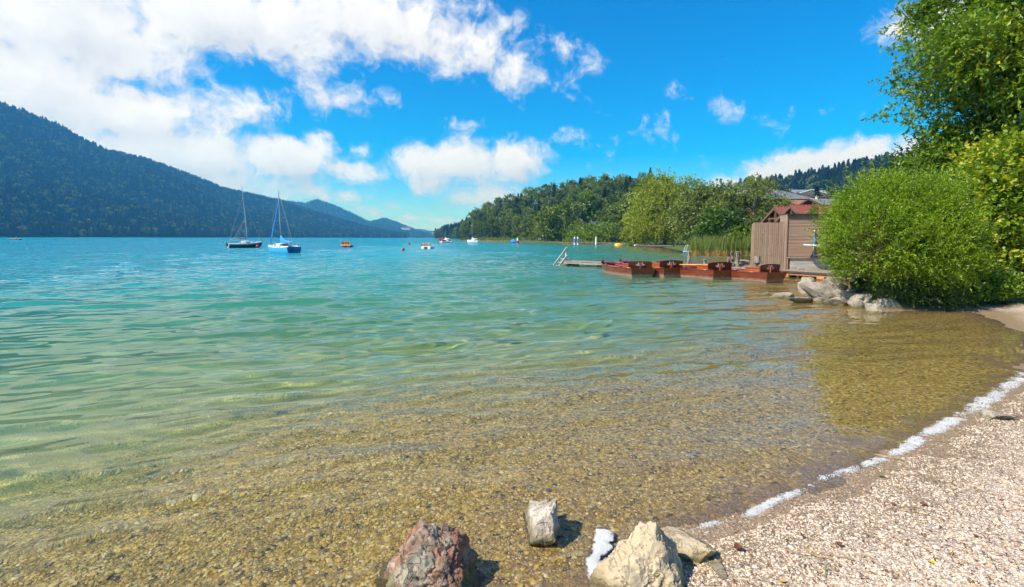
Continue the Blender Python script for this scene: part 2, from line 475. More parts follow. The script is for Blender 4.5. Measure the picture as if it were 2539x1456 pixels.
def polar(nr, r0, r1, front, half=58.0, rest=70):
    if isinstance(nr, tuple):                       # finer rings near the shore, coarser ones far out
        rm, n1_ = nr[2], nr[0]
        r_ = np.concatenate([r0 * np.exp(np.linspace(0, math.log(rm / r0), n1_)), rm * np.exp(np.linspace(0, math.log(r1 / rm), nr[1] + 1)[1:])])
        nr = len(r_)
    else:
        r_ = r0 * np.exp(np.linspace(0, math.log(r1 / r0), nr))
    a = np.concatenate([np.linspace(-half, half, front), np.linspace(half, 360 - half, rest + 2)[1:-1]])
    a = np.radians(a)
    n = len(a)
    RR, A = np.meshgrid(r_, a, indexing='ij')
    X, Y = RR * np.sin(A), RR * np.cos(A)
    i = np.arange(nr * n).reshape(nr, n)
    j = np.roll(i, -1, axis=1)
    F = np.stack([i[:-1], j[:-1], j[1:], i[1:]], -1).reshape(-1, 4)
    return X, Y, RR, F

def ground_material():
    m_, k, out = new_mat('gravel_ground')
    b = k.n('ShaderNodeBsdfPrincipled')
    tcn = k.n('ShaderNodeTexCoord'); vec = tcn.outputs['Object']
    wv = k.v('ADD', vec, k.v('SCALE', k.v('SUBTRACT', k.noise(vec, 30, 2, out='Color'), (.5, .5, .5)), scale=.02))
    def vor(scale):
        nd = k.n('ShaderNodeTexVoronoi', feature='F1'); k.put(nd.inputs['Vector'], wv); nd.inputs['Scale'].default_value = scale
        c_ = k.n('ShaderNodeSeparateXYZ'); k.put(c_.inputs[0], nd.outputs['Color'])
        return c_, k.ss(nd.outputs['Distance'], .62, .30)
    c1, edge = vor(62)
    c2, edge2 = vor(26)
    sp = k.n('ShaderNodeSeparateXYZ'); k.put(sp.inputs[0], vec)
    n_big = k.noise(vec, .9, 2, .6)
    n_mid = k.noise(vec, 5.0, 3, .6)
    # dry beach gravel
    dry = k.mix(c1.outputs[0], (.60, .45, .32), (.72, .60, .47))
    dry = k.mix(k.ss(c1.outputs[1], .82, .9), dry, (.34, .33, .34))
    dry = k.mix(k.ss(c1.outputs[2], .80, .9), dry, (.46, .28, .17))
    dry = k.mix(k.ss(n_mid, .56, .72), dry, (.40, .27, .18))
    dry = k.mix(k.m('MULTIPLY_ADD', edge, -.55, .55), dry, (.20, .13, .09))
    # wet and submerged pebbles
    wetc = k.mix(c2.outputs[0], (.38, .235, .05), (.74, .50, .14))
    wetc = k.mix(k.ss(c2.outputs[1], .75, .95), wetc, (.64, .52, .26))
    wetc = k.mix(k.ss(c2.outputs[2], .86, .95), wetc, (.10, .085, .06))
    wetc = k.mix(k.m('MULTIPLY_ADD', edge2, -.5, .5), wetc, (.10, .065, .02))
    sandy = k.mix(k.ss(c1.outputs[0], 0, 1), (.23, .15, .085), (.32, .225, .135))
    wetc = k.mix(k.ss(k.m('ADD', sp.outputs[2], k.m('MULTIPLY', k.m('SUBTRACT', n_mid, .5), .16)), -.06, .0), wetc, sandy)
    marl = k.mix(k.ss(n_big, .35, .7), (.40, .36, .13), (.54, .50, .22))
    wetc = k.mix(k.ss(k.m('ADD', sp.outputs[2], k.m('MULTIPLY', k.m('SUBTRACT', n_big, .5), .35)), -.16, -.62), wetc, marl)
    dampz = k.m('ADD', sp.outputs[2], k.m('MULTIPLY', k.m('SUBTRACT', n_mid, .5), .07))
    dry_f = k.ss(dampz, .03, .115)
    col = k.mix(dry_f, wetc, dry)
    # soil and grass away from the beach
    sdn = k.n('ShaderNodeAttribute'); sdn.attribute_name = 'green'
    grass = k.mix(n_mid, (.05, .085, .02), (.09, .12, .035))
    soil = k.mix(n_mid, (.16, .11, .06), (.10, .065, .02))
    inl = k.mix(k.ss(sdn.outputs['Fac'], .45, .9), soil, grass)
    col = k.mix(k.ss(k.m('ADD', sdn.outputs['Fac'], k.m('MULTIPLY', k.m('SUBTRACT', n_big, .5), .6)), .1, .4), col, inl)
    k.put(b.inputs['Base Color'], col)
    k.put(b.inputs['Roughness'], k.m('MULTIPLY_ADD', dry_f, .45, .42))
    h = k.m('ADD', k.m('MULTIPLY', edge, .4), k.m('ADD', k.m('MULTIPLY', c1.outputs[1], .35), k.m('MULTIPLY', k.m('MULTIPLY', edge2, c2.outputs[2]), .9)))
    bp = k.n('ShaderNodeBump'); bp.inputs['Strength'].default_value = .8; bp.inputs['Distance'].default_value = .012
    k.put(bp.inputs['Height'], h); k.put(b.inputs['Normal'], bp.outputs[0])
    m_.node_tree.links.new(b.outputs[0], out.inputs[0])
    return m_
gx, gy, gr, gf = polar(300, .35, 6500, 520)
gsd = sdist(gx, gy)
gz = ground_z(gx, gy, gsd)
# how much of the shore is soil and grass instead of beach gravel
bank = np.clip((4.6 - np.hypot(gx - 12.6, gy - 17.0)) / 1.2, 0, 1) * np.clip((gsd - 0.4) / 1.2, 0, 1)
bank = np.maximum(bank, np.clip((gx * .55 + gy - 19.5 + 1.2 * vnoise(gx * .5, gy * .5, seed=8)) / 3.0, 0, 1) * np.clip((gsd - 1.0) / 2.0, 0, 1))
bank = np.maximum(bank, np.clip((np.hypot(gx, gy) - 35.0) / 8.0, 0, 1) * np.clip((gsd + 1.5) / .5, 0, 1))
green = np.maximum(bank, np.clip((gsd - 14) / 8, 0, 1))
M['ground'] = ground_material()
ground = np_obj('ground', np.stack([gx, gy, gz], -1).reshape(-1, 3), gf, M['ground'], smooth=True, vert_attr={'green': green.ravel()})
tag(ground, kind='structure'); wet(ground)

# ================================================================== the lake
def water_material():
    m_, k, out = new_mat('lake_water')
    tcn = k.n('ShaderNodeTexCoord'); vec = tcn.outputs['Object']
    dn = k.n('ShaderNodeAttribute'); dn.attribute_name = 'depth'
    dep = k.m('MAXIMUM', dn.outputs['Fac'], 0.0)
    # ripples: small ones everywhere, larger ones where the mesh no longer carries them
    sp = k.n('ShaderNodeSeparateXYZ'); k.put(sp.inputs[0], vec)
    rr = k.v('LENGTH', vec)
    rot = k.n('ShaderNodeMapping'); rot.inputs['Rotation'].default_value = (0, 0, R(-24)); k.put(rot.inputs['Vector'], vec)
    v1 = k.v('MULTIPLY', rot.outputs[0], (1.0, 2.1, 1))
    shore = k.ss(dep, .0, .35)
    h1 = k.m('MULTIPLY', k.noise(v1, 2.6, 1, .5, .3), k.ss(rr, 9, 40, .003, .075))
    h2 = k.m('MULTIPLY', k.noise(v1, .85, 2, .5, .4), k.m('MULTIPLY', k.ss(rr, 12, 60), .24))
    h3 = k.m('MULTIPLY', k.noise(v1, .22, 2, .6, .4), k.m('MULTIPLY', k.ss(rr, 50, 250), 1.0))
    h = k.m('MULTIPLY', k.m('ADD', h1, k.m('ADD', h2, h3)), k.m('MULTIPLY_ADD', shore, .9, .1))
    # calmer and rougher patches drifting over the lake
    patch = k.ss(k.noise(k.v('MULTIPLY', vec, (.5, 1.2, 1)), .03, 3, .6, .6), .3, .7, .6, 1.15)
    bp = k.n('ShaderNodeBump'); bp.inputs['Distance'].default_value = 1.0
    bp.inputs['Strength'].default_value = 1.0
    k.put(bp.inputs['Height'], k.m('MULTIPLY', h, patch))
    nr_ = bp.outputs[0]
    # light lost on the way to the bed and back, growing with the depth of the water
    def ext(s): return k.m('EXPONENT', k.m('MULTIPLY', dep, -s))
    tint = k.xyz(ext(.26), ext(.05), ext(.22))
    rf = k.n('ShaderNodeBsdfRefraction'); rf.inputs['IOR'].default_value = 1.33; rf.inputs['Roughness'].default_value = 0
    k.put(rf.inputs['Color'], tint); k.put(rf.inputs['Normal'], nr_)
    body = k.mix(k.ss(dep, .6, 4.5), (.07, .29, .15), (.0, .29, .355))
    body = k.mix(k.ss(dep, 3.5, 8.0), body, (.0, .26, .39))
    body = k.mix(k.ss(k.noise(vec, .02, 3, .6, .8), .4, .7, 0, .35), body, (.002, .29, .34))
    df = k.n('ShaderNodeBsdfDiffuse'); k.put(df.inputs['Color'], body); k.put(df.inputs['Normal'], nr_)
    turb = k.m('SUBTRACT', 1.0, k.m('EXPONENT', k.m('MULTIPLY', k.m('MAXIMUM', k.m('SUBTRACT', dep, .25), 0.0), -.62)))
    base = k.n('ShaderNodeMixShader'); k.put(base.inputs[0], turb)
    L = m_.node_tree.links.new
    L(rf.outputs[0], base.inputs[1]); L(df.outputs[0], base.inputs[2])
    gl = k.n('ShaderNodeBsdfGlossy'); gl.inputs['Roughness'].default_value = .0; k.put(gl.inputs['Normal'], nr_)
    fr = k.n('ShaderNodeFresnel'); fr.inputs['IOR'].default_value = 1.33; k.put(fr.inputs['Normal'], nr_)
    mx = k.n('ShaderNodeMixShader'); k.put(mx.inputs[0], fr.outputs[0])
    L(base.outputs[0], mx.inputs[1]); L(gl.outputs[0], mx.inputs[2])
    L(mx.outputs[0], out.inputs[0])
    return m_
lx, ly, lr, lf = polar((700, 70, 160.0), 1.2, 6500, 540, 55.0, 30)
lsd = sdist(lx, ly)
ldep = -ground_z(lx, ly, lsd)
seg = np.maximum(np.gradient(lr, axis=0), lr * R(110) / 540)
lz = np.zeros_like(lx)
wr = np.random.default_rng(21)
env = .75 + .35 * vnoise(lx * .16, ly * .16, seed=40)
for i in range(76):
    lam = .24 * (11 ** wr.random()) if i < 64 else 2.5 + 3.5 * wr.random()
    th = R(112 + wr.normal() * (12 if i % 4 else 30))
    kk = 2 * PI / lam
    amp = .0052 * lam ** .8 * (.6 + .8 * wr.random()) * (1 if i < 64 else .25)
    ph = kk * (lx * math.cos(th) + ly * math.sin(th)) + wr.random() * 6.28
    ph = ph + 1.5 * vnoise(lx * .42 / max(lam, .5), ly * .42 / max(lam, .5), seed=50 + i)
    lz += amp * (np.sin(ph) + .18 * np.sin(2 * ph + .6)) * np.clip(2.0 - seg * 5 / lam, 0, 1)
lz *= env * np.clip(ldep / .56, 0.015, 1) ** .9
dmax = np.maximum(np.maximum(ldep[:-1], ldep[1:]), np.maximum(np.roll(ldep, -1, 1)[:-1], np.roll(ldep, -1, 1)[1:]))
keep = (dmax > .008).reshape(-1)
lfk = lf[keep]
used = np.unique(lfk)
rem = np.full(lx.size, -1); rem[used] = np.arange(len(used))
LV = np.stack([lx, ly, lz], -1).reshape(-1, 3)[used]
M['water'] = water_material()
lake = np_obj('lake', LV, rem[lfk], M['water'], smooth=True, vert_attr={'depth': ldep.ravel()[used]})
tag(lake, kind='structure')
lake.cycles.is_caustics_caster = True

# ================================================================== mountains and hills
def forest_floor_mat(name, c1, c2, meadow, thr):
    m_, k, out = new_mat(name)
    d = k.n('ShaderNodeBsdfDiffuse')
    g_ = k.n('ShaderNodeTexCoord'); vec = g_.outputs['Object']
    a = k.n('ShaderNodeAttribute'); a.attribute_name = 'meadow'
    col = k.mix(k.ss(k.noise(vec, .02, 5, .6), .3, .7), c1, c2)
    col = k.mix(k.ss(a.outputs['Fac'], .4, .6), col, k.mix(k.noise(vec, .05, 3), meadow, tuple(x * .75 for x in meadow)))
    k.put(d.inputs[0], col)
    m_.node_tree.links.new(d.outputs[0], out.inputs[0])
    return m_
M['forestfloor'] = forest_floor_mat('forest_floor', (.022, .045, .016), (.035, .062, .022), (.16, .26, .045), 0)
def massif(name, cols, nrow=40, ncol=90, rough=.10, back=.5, seed=1, meadows=(), prof=1.0, power=1.0):
    """cols: (picture x, waterline distance, crest distance, crest picture y); returns object and height sampler data"""
    cols = np.array(cols, float)
    px = np.linspace(cols[0, 0], cols[-1, 0], ncol)
    d0 = np.interp(px, cols[:, 0], cols[:, 1]); d1 = np.interp(px, cols[:, 0], cols[:, 2]); cy = np.interp(px, cols[:, 0], cols[:, 3])
    V = np.zeros((nrow, ncol, 3))
    ts = np.concatenate([np.linspace(0, 1, int(nrow * .75)), 1 + np.linspace(0, 1, nrow - int(nrow * .75) + 1)[1:]])
    for j in range(ncol):
        dr = ray(px[j], cy[j])
        hd = math.hypot(dr.x, dr.y)
        ux, uy = dr.x / hd, dr.y / hd
        zr = CAM_H + dr.z / hd * d1[j]
        for i, t in enumerate(ts):
            if t <= 1:
                dist = d0[j] + (d1[j] - d0[j]) * t
                z = -4 + (zr + 4) * (t ** power * (1 - .12 * math.sin(t * PI)))
            else:
                dist = d1[j] + (d1[j] - d0[j]) * (t - 1) * 1.2
                z = zr * (1 - (t - 1)) - 4 * (t - 1)
            V[i, j] = (ux * dist, uy * dist, z)
    span = (d1 - d0).mean()
    T = np.array(ts)[:, None]
    nz = fbm(V[..., 0] / span * 3.1, V[..., 1] / span * 3.1, oct=5, seed=seed)
    gul = np.abs(fbm(V[..., 0] / span * 2.3 + 9, V[..., 1] / span * 2.3, oct=3, seed=seed + 5))
    zmax = V[..., 2].max()
    V[..., 2] += (nz * rough - gul * rough * 1.2 + rough * .25) * V[..., 2].max(axis=0, keepdims=True) * np.sin(np.clip(T, 0, 1) * PI) ** .8 * (T <= 1)
    idx = np.arange(nrow * ncol).reshape(nrow, ncol)
    F = np.stack([idx[:-1, :-1], idx[:-1, 1:], idx[1:, 1:], idx[1:, :-1]], -1).reshape(-1, 4)
    md = np.zeros((nrow, ncol))
    for (mx_, tt, rx, rt) in meadows:
        q = ((px[None, :] - mx_) / rx) ** 2 + ((T - tt) / rt) ** 2
        md = np.maximum(md, np.clip(1.5 - q + .35 * nz, 0, 1))
    o = np_obj(name, V.reshape(-1, 3), F, M['forestfloor'], smooth=True, vert_attr={'meadow': md.ravel()})
    tag(o, kind='structure')
    return o, V, md, T
def surf_points(V, md, T, n, rg, tmax=1.06):
    """random points spread evenly over the front of a massif"""
    A, B, C = V[:-1, :-1], V[:-1, 1:], V[1:, :-1]
    ok = (T[:-1] < tmax) & (V[:-1, :-1, 2] > -.5)
    area = np.linalg.norm(np.cross(B - A, C - A), axis=-1) * ok
    p = (area / area.sum()).ravel()
    i = rg.choice(p.size, n, p=p)
    r_, c_ = np.unravel_index(i, area.shape)
    u, v = rg.random((2, n, 1))
    P = A[r_, c_] * (1 - u) * (1 - v) + V[:-1, 1:][r_, c_] * u * (1 - v) + V[1:, :-1][r_, c_] * (1 - u) * v + V[1:, 1:][r_, c_] * u * v
    m = md[r_, c_]
    keep_ = (rg.random(n) > m * 1.2) & (P[:, 2] > 0.3)
    return P[keep_]

mtn_left = massif('mountain', [(-420, 800, 1700, 190), (-150, 880, 1700, 232), (0, 950, 1750, 268), (60, 980, 1800, 286), (150, 1010, 1850, 322), (260, 1060, 1900, 380), (370, 1130, 2000, 404),
                  (460, 1210, 2050, 437), (560, 1330, 2150, 476), (650, 1480, 2250, 494), (700, 1580, 2350, 506), (780, 1750, 2350, 531), (900, 2000, 2500, 566), (960, 2150, 2500, 578), (1010, 2300, 2500, 586)],
                  nrow=56, ncol=150, rough=.11, seed=11, meadows=[(520, .42, 30, .05), (470, .5, 16, .04), (600, .46, 20, .04)])
mtn_mid = massif('mountain', [(610, 2600, 3500, 520), (660, 2650, 3500, 497), (677, 2700, 3550, 497), (720, 2750, 3600, 505), (758, 2800, 3650, 509), (787, 2850, 3700, 499), (841, 2950, 3750, 519),
                  (880, 3000, 3750, 537), (912, 3050, 3700, 553), (960, 3100, 3600, 568), (1010, 3150, 3500, 582)], nrow=34, ncol=80, rough=.08, seed=23, meadows=[(890, .34, 34, .10), (850, .22, 14, .06)])
mtn_far = massif('mountain', [(885, 2950, 3900, 575), (915, 2980, 3900, 556), (930, 3000, 3950, 552), (956, 3050, 4000, 546), (992, 3100, 4000, 560), (1028, 3150, 3950, 574), (1050, 3200, 3900, 582), (1070, 3200, 3800, 587)], nrow=30, ncol=60, rough=.07, seed=31, meadows=[(905, .2, 18, .09)])
hills_low = massif('low_hills', [(985, 3300, 5000, 582), (1030, 3350, 5000, 574), (1042, 3350, 5000, 573), (1063, 3400, 5000, 577), (1102, 3450, 5000, 578.5), (1130, 3500, 5000, 579), (1180, 3500, 5000, 580), (1300, 3600, 5000, 583)],
                  nrow=22, ncol=60, rough=.05, seed=37, meadows=[(1062, .55, 16, .14), (1025, .42, 18, .08)])
hill_tip = massif('hill', [(1080, 800, 1000, 589), (1110, 700, 1000, 583), (1130, 640, 980, 578), (1150, 600, 950, 568), (1180, 560, 900, 560), (1260, 520, 900, 556), (1340, 520, 900, 560)], nrow=20, ncol=40, rough=.05, seed=41)
hill = massif('hill', [(1141, 395, 460, 593), (1150, 372, 455, 586), (1180, 330, 440, 551), (1230, 300, 420, 528), (1300, 250, 400, 512), (1365, 215, 380, 496), (1420, 190, 370, 486), (1500, 178, 360, 474),
               (1600, 170, 350, 472), (1660, 165, 345, 484), (1720, 165, 345, 508), (1800, 165, 345, 520), (1900, 165, 345, 535)], nrow=34, ncol=80, rough=.09, seed=47)
hill_right = massif('hill', [(1700, 430, 800, 505), (1800, 400, 800, 482), (1860, 390, 800, 470), (1950, 370, 800, 461), (2040, 350, 780, 445), (2120, 340, 760, 428), (2200, 330, 740, 416), (2320, 320, 720, 405), (2500, 300, 700, 395), (2750, 300, 700, 380)],
               nrow=30, ncol=60, rough=.07, seed=53, power=1.5, meadows=[(1985, .30, 60, .12), (2060, .2, 60, .1)])
# ================================================================== foliage
def sprays(O, D, length, nleaf, L, W, droop=.15, spread=.9, rg=rng, tint=None, flat=0.0):
    """leafy twigs: each origin O grows along D and carries nleaf leaves; returns V, F, tint"""
    N = len(O)
    length = np.broadcast_to(np.asarray(length, float), (N,))
    t = (np.arange(nleaf) + rg.random((N, nleaf)) * .8) / nleaf
    D = nrm(D)
    pos = O[:, None, :] + D[:, None, :] * (length[:, None] * t)[..., None]
    pos[..., 2] -= droop * length[:, None] * t ** 2
    a = D[:, None, :] * .7 + rg.normal(size=(N, nleaf, 3)) * spread
    a[..., 2] -= droop * .6
    a = nrm(a)
    up = rg.normal(size=(N, nleaf, 3)); up[..., 2] += flat * 3
    b = nrm(np.cross(a, up))
    l = L * (.65 + .6 * rg.random((N, nleaf, 1))); w = W * (.65 + .6 * rg.random((N, nleaf, 1)))
    p0 = pos; p1 = pos + a * l * .45 + b * w * .5; p2 = pos + a * l; p3 = pos + a * l * .45 - b * w * .5
    V = np.stack([p0, p1, p2, p3], 2).reshape(-1, 3)
    F = np.arange(len(V)).reshape(-1, 4)
    tn = rg.random((N, 1)) * .45 + rg.random((N, nleaf)) * .4 if tint is None else np.asarray(tint)[:, None] + rg.random((N, nleaf)) * .3
    return V, F, np.broadcast_to(tn, (N, nleaf)).reshape(-1)
def dirs(n, rg, zmin=-1.0):
    z = zmin + (1 - zmin) * rg.random(n); a = rg.random(n) * 2 * PI
    s = np.sqrt(np.maximum(0, 1 - z * z))
    return np.stack([s * np.cos(a), s * np.sin(a), z], -1)
def clump_crown(rg, h, r, base, nclump, nspray, nleaf, L, W, top=1.0, droop=.15, cr=.34, slen=.22, shape=1.0, tall=None):
    """crown of overlapping clumps inside an uneven ellipsoid from height base to h"""
    cz = (h + base) / 2; rz = (h - base) / 2
    d = dirs(nclump, rg)
    rad = .45 + .5 * rg.random((nclump, 1)) ** .5
    rad *= 1 + .22 * rg.normal(size=(nclump, 1)) * .6
    C = d * rad
    C[:, :2] *= (1 - .35 * shape * np.clip(C[:, 2:3], -1, 1))   # narrower towards the top
    C = C * [r, r, rz] + [0, 0, cz]
    crr = r * cr * (.6 + .8 * rg.random((nclump, 1)))
    i = np.repeat(np.arange(nclump), nspray)
    dd = dirs(len(i), rg, -.55)
    O = C[i] + dd * crr[i] * (.35 + .65 * rg.random((len(i), 1)))
    D = dd + nrm(C[i] - [0, 0, cz * .8]) * .7 + [0, 0, .25]
    ct = rg.random(nclump)[i] * .45 + .12 * dd[:, 2]
    return sprays(O, D, r * slen * (.6 + .8 * rg.random(len(i))), nleaf, L, W, droop, .8, rg, ct, .45)
def conifer_crown(rg, h, r, n, nleaf, L, W, base=.1):
    z = base + (1 - base) * rg.random(n) ** .8
    z = np.floor(z * h / .9) * .9 / h + rg.normal(size=n) * .008
    a = rg.random(n) * 2 * PI
    rr = r * np.clip(1 - z, 0.02, 1) ** .8 * (.75 + .35 * rg.random(n))
    O = np.stack([np.cos(a) * rr * .25, np.sin(a) * rr * .25, z * h], -1)
    D = np.stack([np.cos(a), np.sin(a), np.full(n, .05)], -1)
    return sprays(O, D, rr, nleaf, L, W, .28, .45, rg, rg.random(n) * .6, flat=.6)
def trunk_mesh(name, h, r0, rg, material, lean=.03, limbs=4, spreadr=.3):
    mb = MB()
    pts = [Vector((lean * h * (t ** 2) * math.sin(7 * t), lean * h * t * t, h * t)) for t in np.linspace(0, 1, 6)]
    mb.tube([pts[0] - Vector((0, 0, .6))] + pts, [r0 * 1.3] + [r0 * (1.15 - t * .95) for t in np.linspace(0, 1, 6)], 7)
    for i in range(limbs):
        t = .35 + .5 * i / max(1, limbs)
        a = rg.random() * 6.28 + i * 2.4
        b = Vector((0, 0, h * t))
        q = b + Vector((math.cos(a), math.sin(a), .9)) * h * spreadr * (.6 + .5 * rg.random())
        mb.tube([b, (b + q) / 2 + Vector((0, 0, -.03 * h)), q], [r0 * .5 * (1.1 - t), r0 * .35 * (1.1 - t), r0 * .08], 5)
    return mb.mesh(name, material, smooth=True)

M['leaf_broad'] = leaf_mat('broadleaf_leaves', (.05, .09, .010), (.16, .215, .020), (.28, .32, .035), .3, .25, far=True)
M['leaf_conifer'] = leaf_mat('conifer_needles', (.013, .038, .013), (.032, .072, .021), (.06, .105, .028), .15, .25, far=True)
M['leaf_bright'] = leaf_mat('bright_leaves', (.08, .14, .010), (.19, .27, .014), (.33, .38, .03), .35, .4)
M['leaf_willow'] = leaf_mat('willow_leaves', (.12, .16, .010), (.33, .37, .022), (.44, .45, .05), .35, .3)
M['leaf_birch'] = leaf_mat('birch_leaves', (.08, .12, .02), (.21, .25, .045), (.34, .36, .10), .35, .3)
M['leaf_bush'] = leaf_mat('round_willow_leaves', (.09, .16, .006), (.25, .37, .012), (.44, .50, .03), .42, .9)
M['leaf_tree'] = leaf_mat('ash_leaves', (.08, .15, .014), (.21, .32, .022), (.60, .50, .03), .42, .5)
M['leaf_hazel'] = leaf_mat('hazel_leaves', (.06, .12, .010), (.20, .31, .018), (.60, .54, .04), .42, .8)
M['leaf_dark'] = leaf_mat('dark_shrub_leaves', (.03, .07, .009), (.08, .15, .016), (.18, .25, .03), .35, .8)
M['leaf_low'] = leaf_mat('low_shrub_leaves', (.07, .13, .024), (.18, .26, .055), (.40, .36, .11), .35, 1.5)

# ---- shared tree shapes
tr = np.random.default_rng(5)
def crown_mesh(name, data, material):
    V, F, t = data
    return np_mesh(name, V, F, material, face_attr={'tint': t})
BROAD = []
for i in range(5):
    h, r_ = 18.0, [5.2, 6.2, 4.6, 5.6, 4.2][i]
    BROAD.append((crown_mesh('crown', clump_crown(tr, h, r_, [2.5, 3, 2, 4, 2][i], 34, 10, 6, 1.1, .75, cr=.36, slen=.20), M['leaf_broad']),
                  trunk_mesh('trunk', h * .7, .32, tr, M['bark'])))
CONIF = []
for i in range(3):
    h = 20.0
    CONIF.append((crown_mesh('crown', conifer_crown(tr, h, [3.6, 4.2, 3.1][i], 330, 7, .95, .5), M['leaf_conifer']),
                  trunk_mesh('trunk', h * .97, .3, tr, M['bark'], 0.0, 0)))
BRIGHT = []
for i in range(2):
    BRIGHT.append((crown_mesh('crown', clump_crown(tr, 14, [4.2, 5.0][i], 1.2, 46, 14, 7, .62, .45, cr=.36, slen=.2), M['leaf_bright']), trunk_mesh('trunk', 10, .25, tr, M['bark'])))
SHRUB = []
for i in range(3):
    mt_ = [M['leaf_bright'], M['leaf_broad'], M['leaf_bright']][i]
    SHRUB.append((crown_mesh('crown', clump_crown(tr, [5, 5.5, 4][i], [3.4, 3.0, 3.6][i], .1, 26, 12, 7, .5, .34, cr=.38, slen=.2, shape=.4), mt_), trunk_mesh('trunk', 3.2, .12, tr, M['bark'], .05, 5, .4)))
def plant_tree(shape, name, label, cat, loc, sc, rz, group, sxy=1.0):
    t = thing(name, label, cat, loc, rz, group)
    t.scale = (sc * sxy, sc * sxy, sc)
    link(bpy.data.objects.new('crown', shape[0]), t)
    link(bpy.data.objects.new('trunk', shape[1]), t)
    return t

# ---- the wooded hill across the bay
hr = np.random.default_rng(77)
_, HV, HM, HT = hill
def spaced(P, dmin, nmax):
    out = []
    for p in P:
        if all((p[0] - q[0]) ** 2 + (p[1] - q[1]) ** 2 > dmin * dmin for q in out):
            out.append(p)
            if len(out) >= nmax: break
    return out
hp = surf_points(HV, HM, HT, 5200, hr, 1.02)
hp = spaced(hp, 7.2, 420)
hill_trees = []
for p in hp:
    azp = p[0] / p[1]
    if azp > .34: continue                      # wholly hidden by the willows
    high = p[2] / 26.0
    zone = 'on the crest of' if high > .8 else 'halfway up' if high > .3 else 'at the foot of'
    side = 'near its tip in the lake' if azp < .03 else 'left of the yellow green tree' if azp < .13 else 'above the shore hut' if azp < .24 else 'behind the willows'
    con = hr.random() < (.36 if azp < .08 else .16) * (.5 + .7 * min(1, high))
    sc = (.52 + .36 * hr.random())
    if con:
        t = plant_tree(CONIF[hr.integers(3)], 'spruce_tree', 'dark pointed spruce %s the wooded hill, %s' % (zone, side), 'tree', p - np.array([0, 0, .4]), sc * .9, hr.random() * 6.28, 'spruces on the wooded hill', .9 + .3 * hr.random())
    else:
        t = plant_tree(BROAD[hr.integers(5)], 'broadleaf_tree', 'dark broadleaf tree %s the wooded hill, %s' % (zone, side), 'tree', p - np.array([0, 0, .5]), sc * .92, hr.random() * 6.28, 'broadleaf trees on the wooded hill', .9 + .3 * hr.random())
    hill_trees.append(t)

# ---- forest on the mountains: far mass made of the same crowns
def scatter(name, pts, scl, rot, source, material=None, tint=None, ico=None):
    n = len(pts)
    me = bpy.data.meshes.new(name)
    me.vertices.add(n); me.vertices.foreach_set('co', np.asarray(pts, np.float32).ravel())
    for an, val in (('scl', scl), ('rot', rot)):
        a = me.attributes.new(an, 'FLOAT_VECTOR', 'POINT'); a.data.foreach_set('vector', np.asarray(val, np.float32).ravel())
    if tint is not None:
        a = me.attributes.new('tint', 'FLOAT', 'POINT'); a.data.foreach_set('value', np.asarray(tint, np.float32))
    o = link(bpy.data.objects.new(name, me))
    g = bpy.data.node_groups.new(name + '_scatter', 'GeometryNodeTree')
    g.interface.new_socket('Geometry', in_out='INPUT', socket_type='NodeSocketGeometry')
    g.interface.new_socket('Geometry', in_out='OUTPUT', socket_type='NodeSocketGeometry')
    N = g.nodes.new; L = g.links.new
    gi, go = N('NodeGroupInput'), N('NodeGroupOutput')
    ip = N('GeometryNodeInstanceOnPoints')
    L(gi.outputs[0], ip.inputs['Points'])
    if ico is None:
        oi = N('GeometryNodeObjectInfo'); oi.inputs['Object'].default_value = source; oi.inputs['As Instance'].default_value = True
        L(oi.outputs['Geometry'], ip.inputs['Instance'])
    else:
        ic = N('GeometryNodeMeshIcoSphere'); ic.inputs['Radius'].default_value = 1.0; ic.inputs['Subdivisions'].default_value = ico
        ps = N('GeometryNodeSetPosition'); nz = N('ShaderNodeTexNoise'); nz.inputs['Scale'].default_value = .9; nz.inputs['Detail'].default_value = 2
        vm = N('ShaderNodeVectorMath'); vm.operation = 'SUBTRACT'; vm.inputs[1].default_value = (.5, .5, .5)
        vs = N('ShaderNodeVectorMath'); vs.operation = 'SCALE'; vs.inputs[3].default_value = .9
        L(nz.outputs['Color'], vm.inputs[0]); L(vm.outputs[0], vs.inputs[0]); L(vs.outputs[0], ps.inputs['Offset'])
        sm = N('GeometryNodeSetShadeSmooth'); mt_ = N('GeometryNodeSetMaterial'); mt_.inputs['Material'].default_value = material
        L(ic.outputs[0], ps.inputs['Geometry']); L(ps.outputs[0], sm.inputs[0]); L(sm.outputs[0], mt_.inputs[0]); L(mt_.outputs[0], ip.inputs['Instance'])
        me.materials.append(material)
    for an, sock in (('scl', 'Scale'), ('rot', 'Rotation')):
        na = N('GeometryNodeInputNamedAttribute'); na.data_type = 'FLOAT_VECTOR'; na.inputs['Name'].default_value = an
        if an == 'rot':
            er = N('FunctionNodeEulerToRotation'); L(na.outputs[0], er.inputs[0]); L(er.outputs[0], ip.inputs['Rotation'])
        else:
            L(na.outputs[0], ip.inputs['Scale'])
    L(ip.outputs[0], go.inputs[0])
    md = o.modifiers.new('scatter', 'NODES'); md.node_group = g
    return o
fr_ = np.random.default_rng(99)
first_b = next(t for t in hill_trees if t.name.startswith('broad')); first_c = next(t for t in hill_trees if t.name.startswith('spruce'))
crown_of = lambda t: next(c for c in t.children if c.name.startswith('crown'))
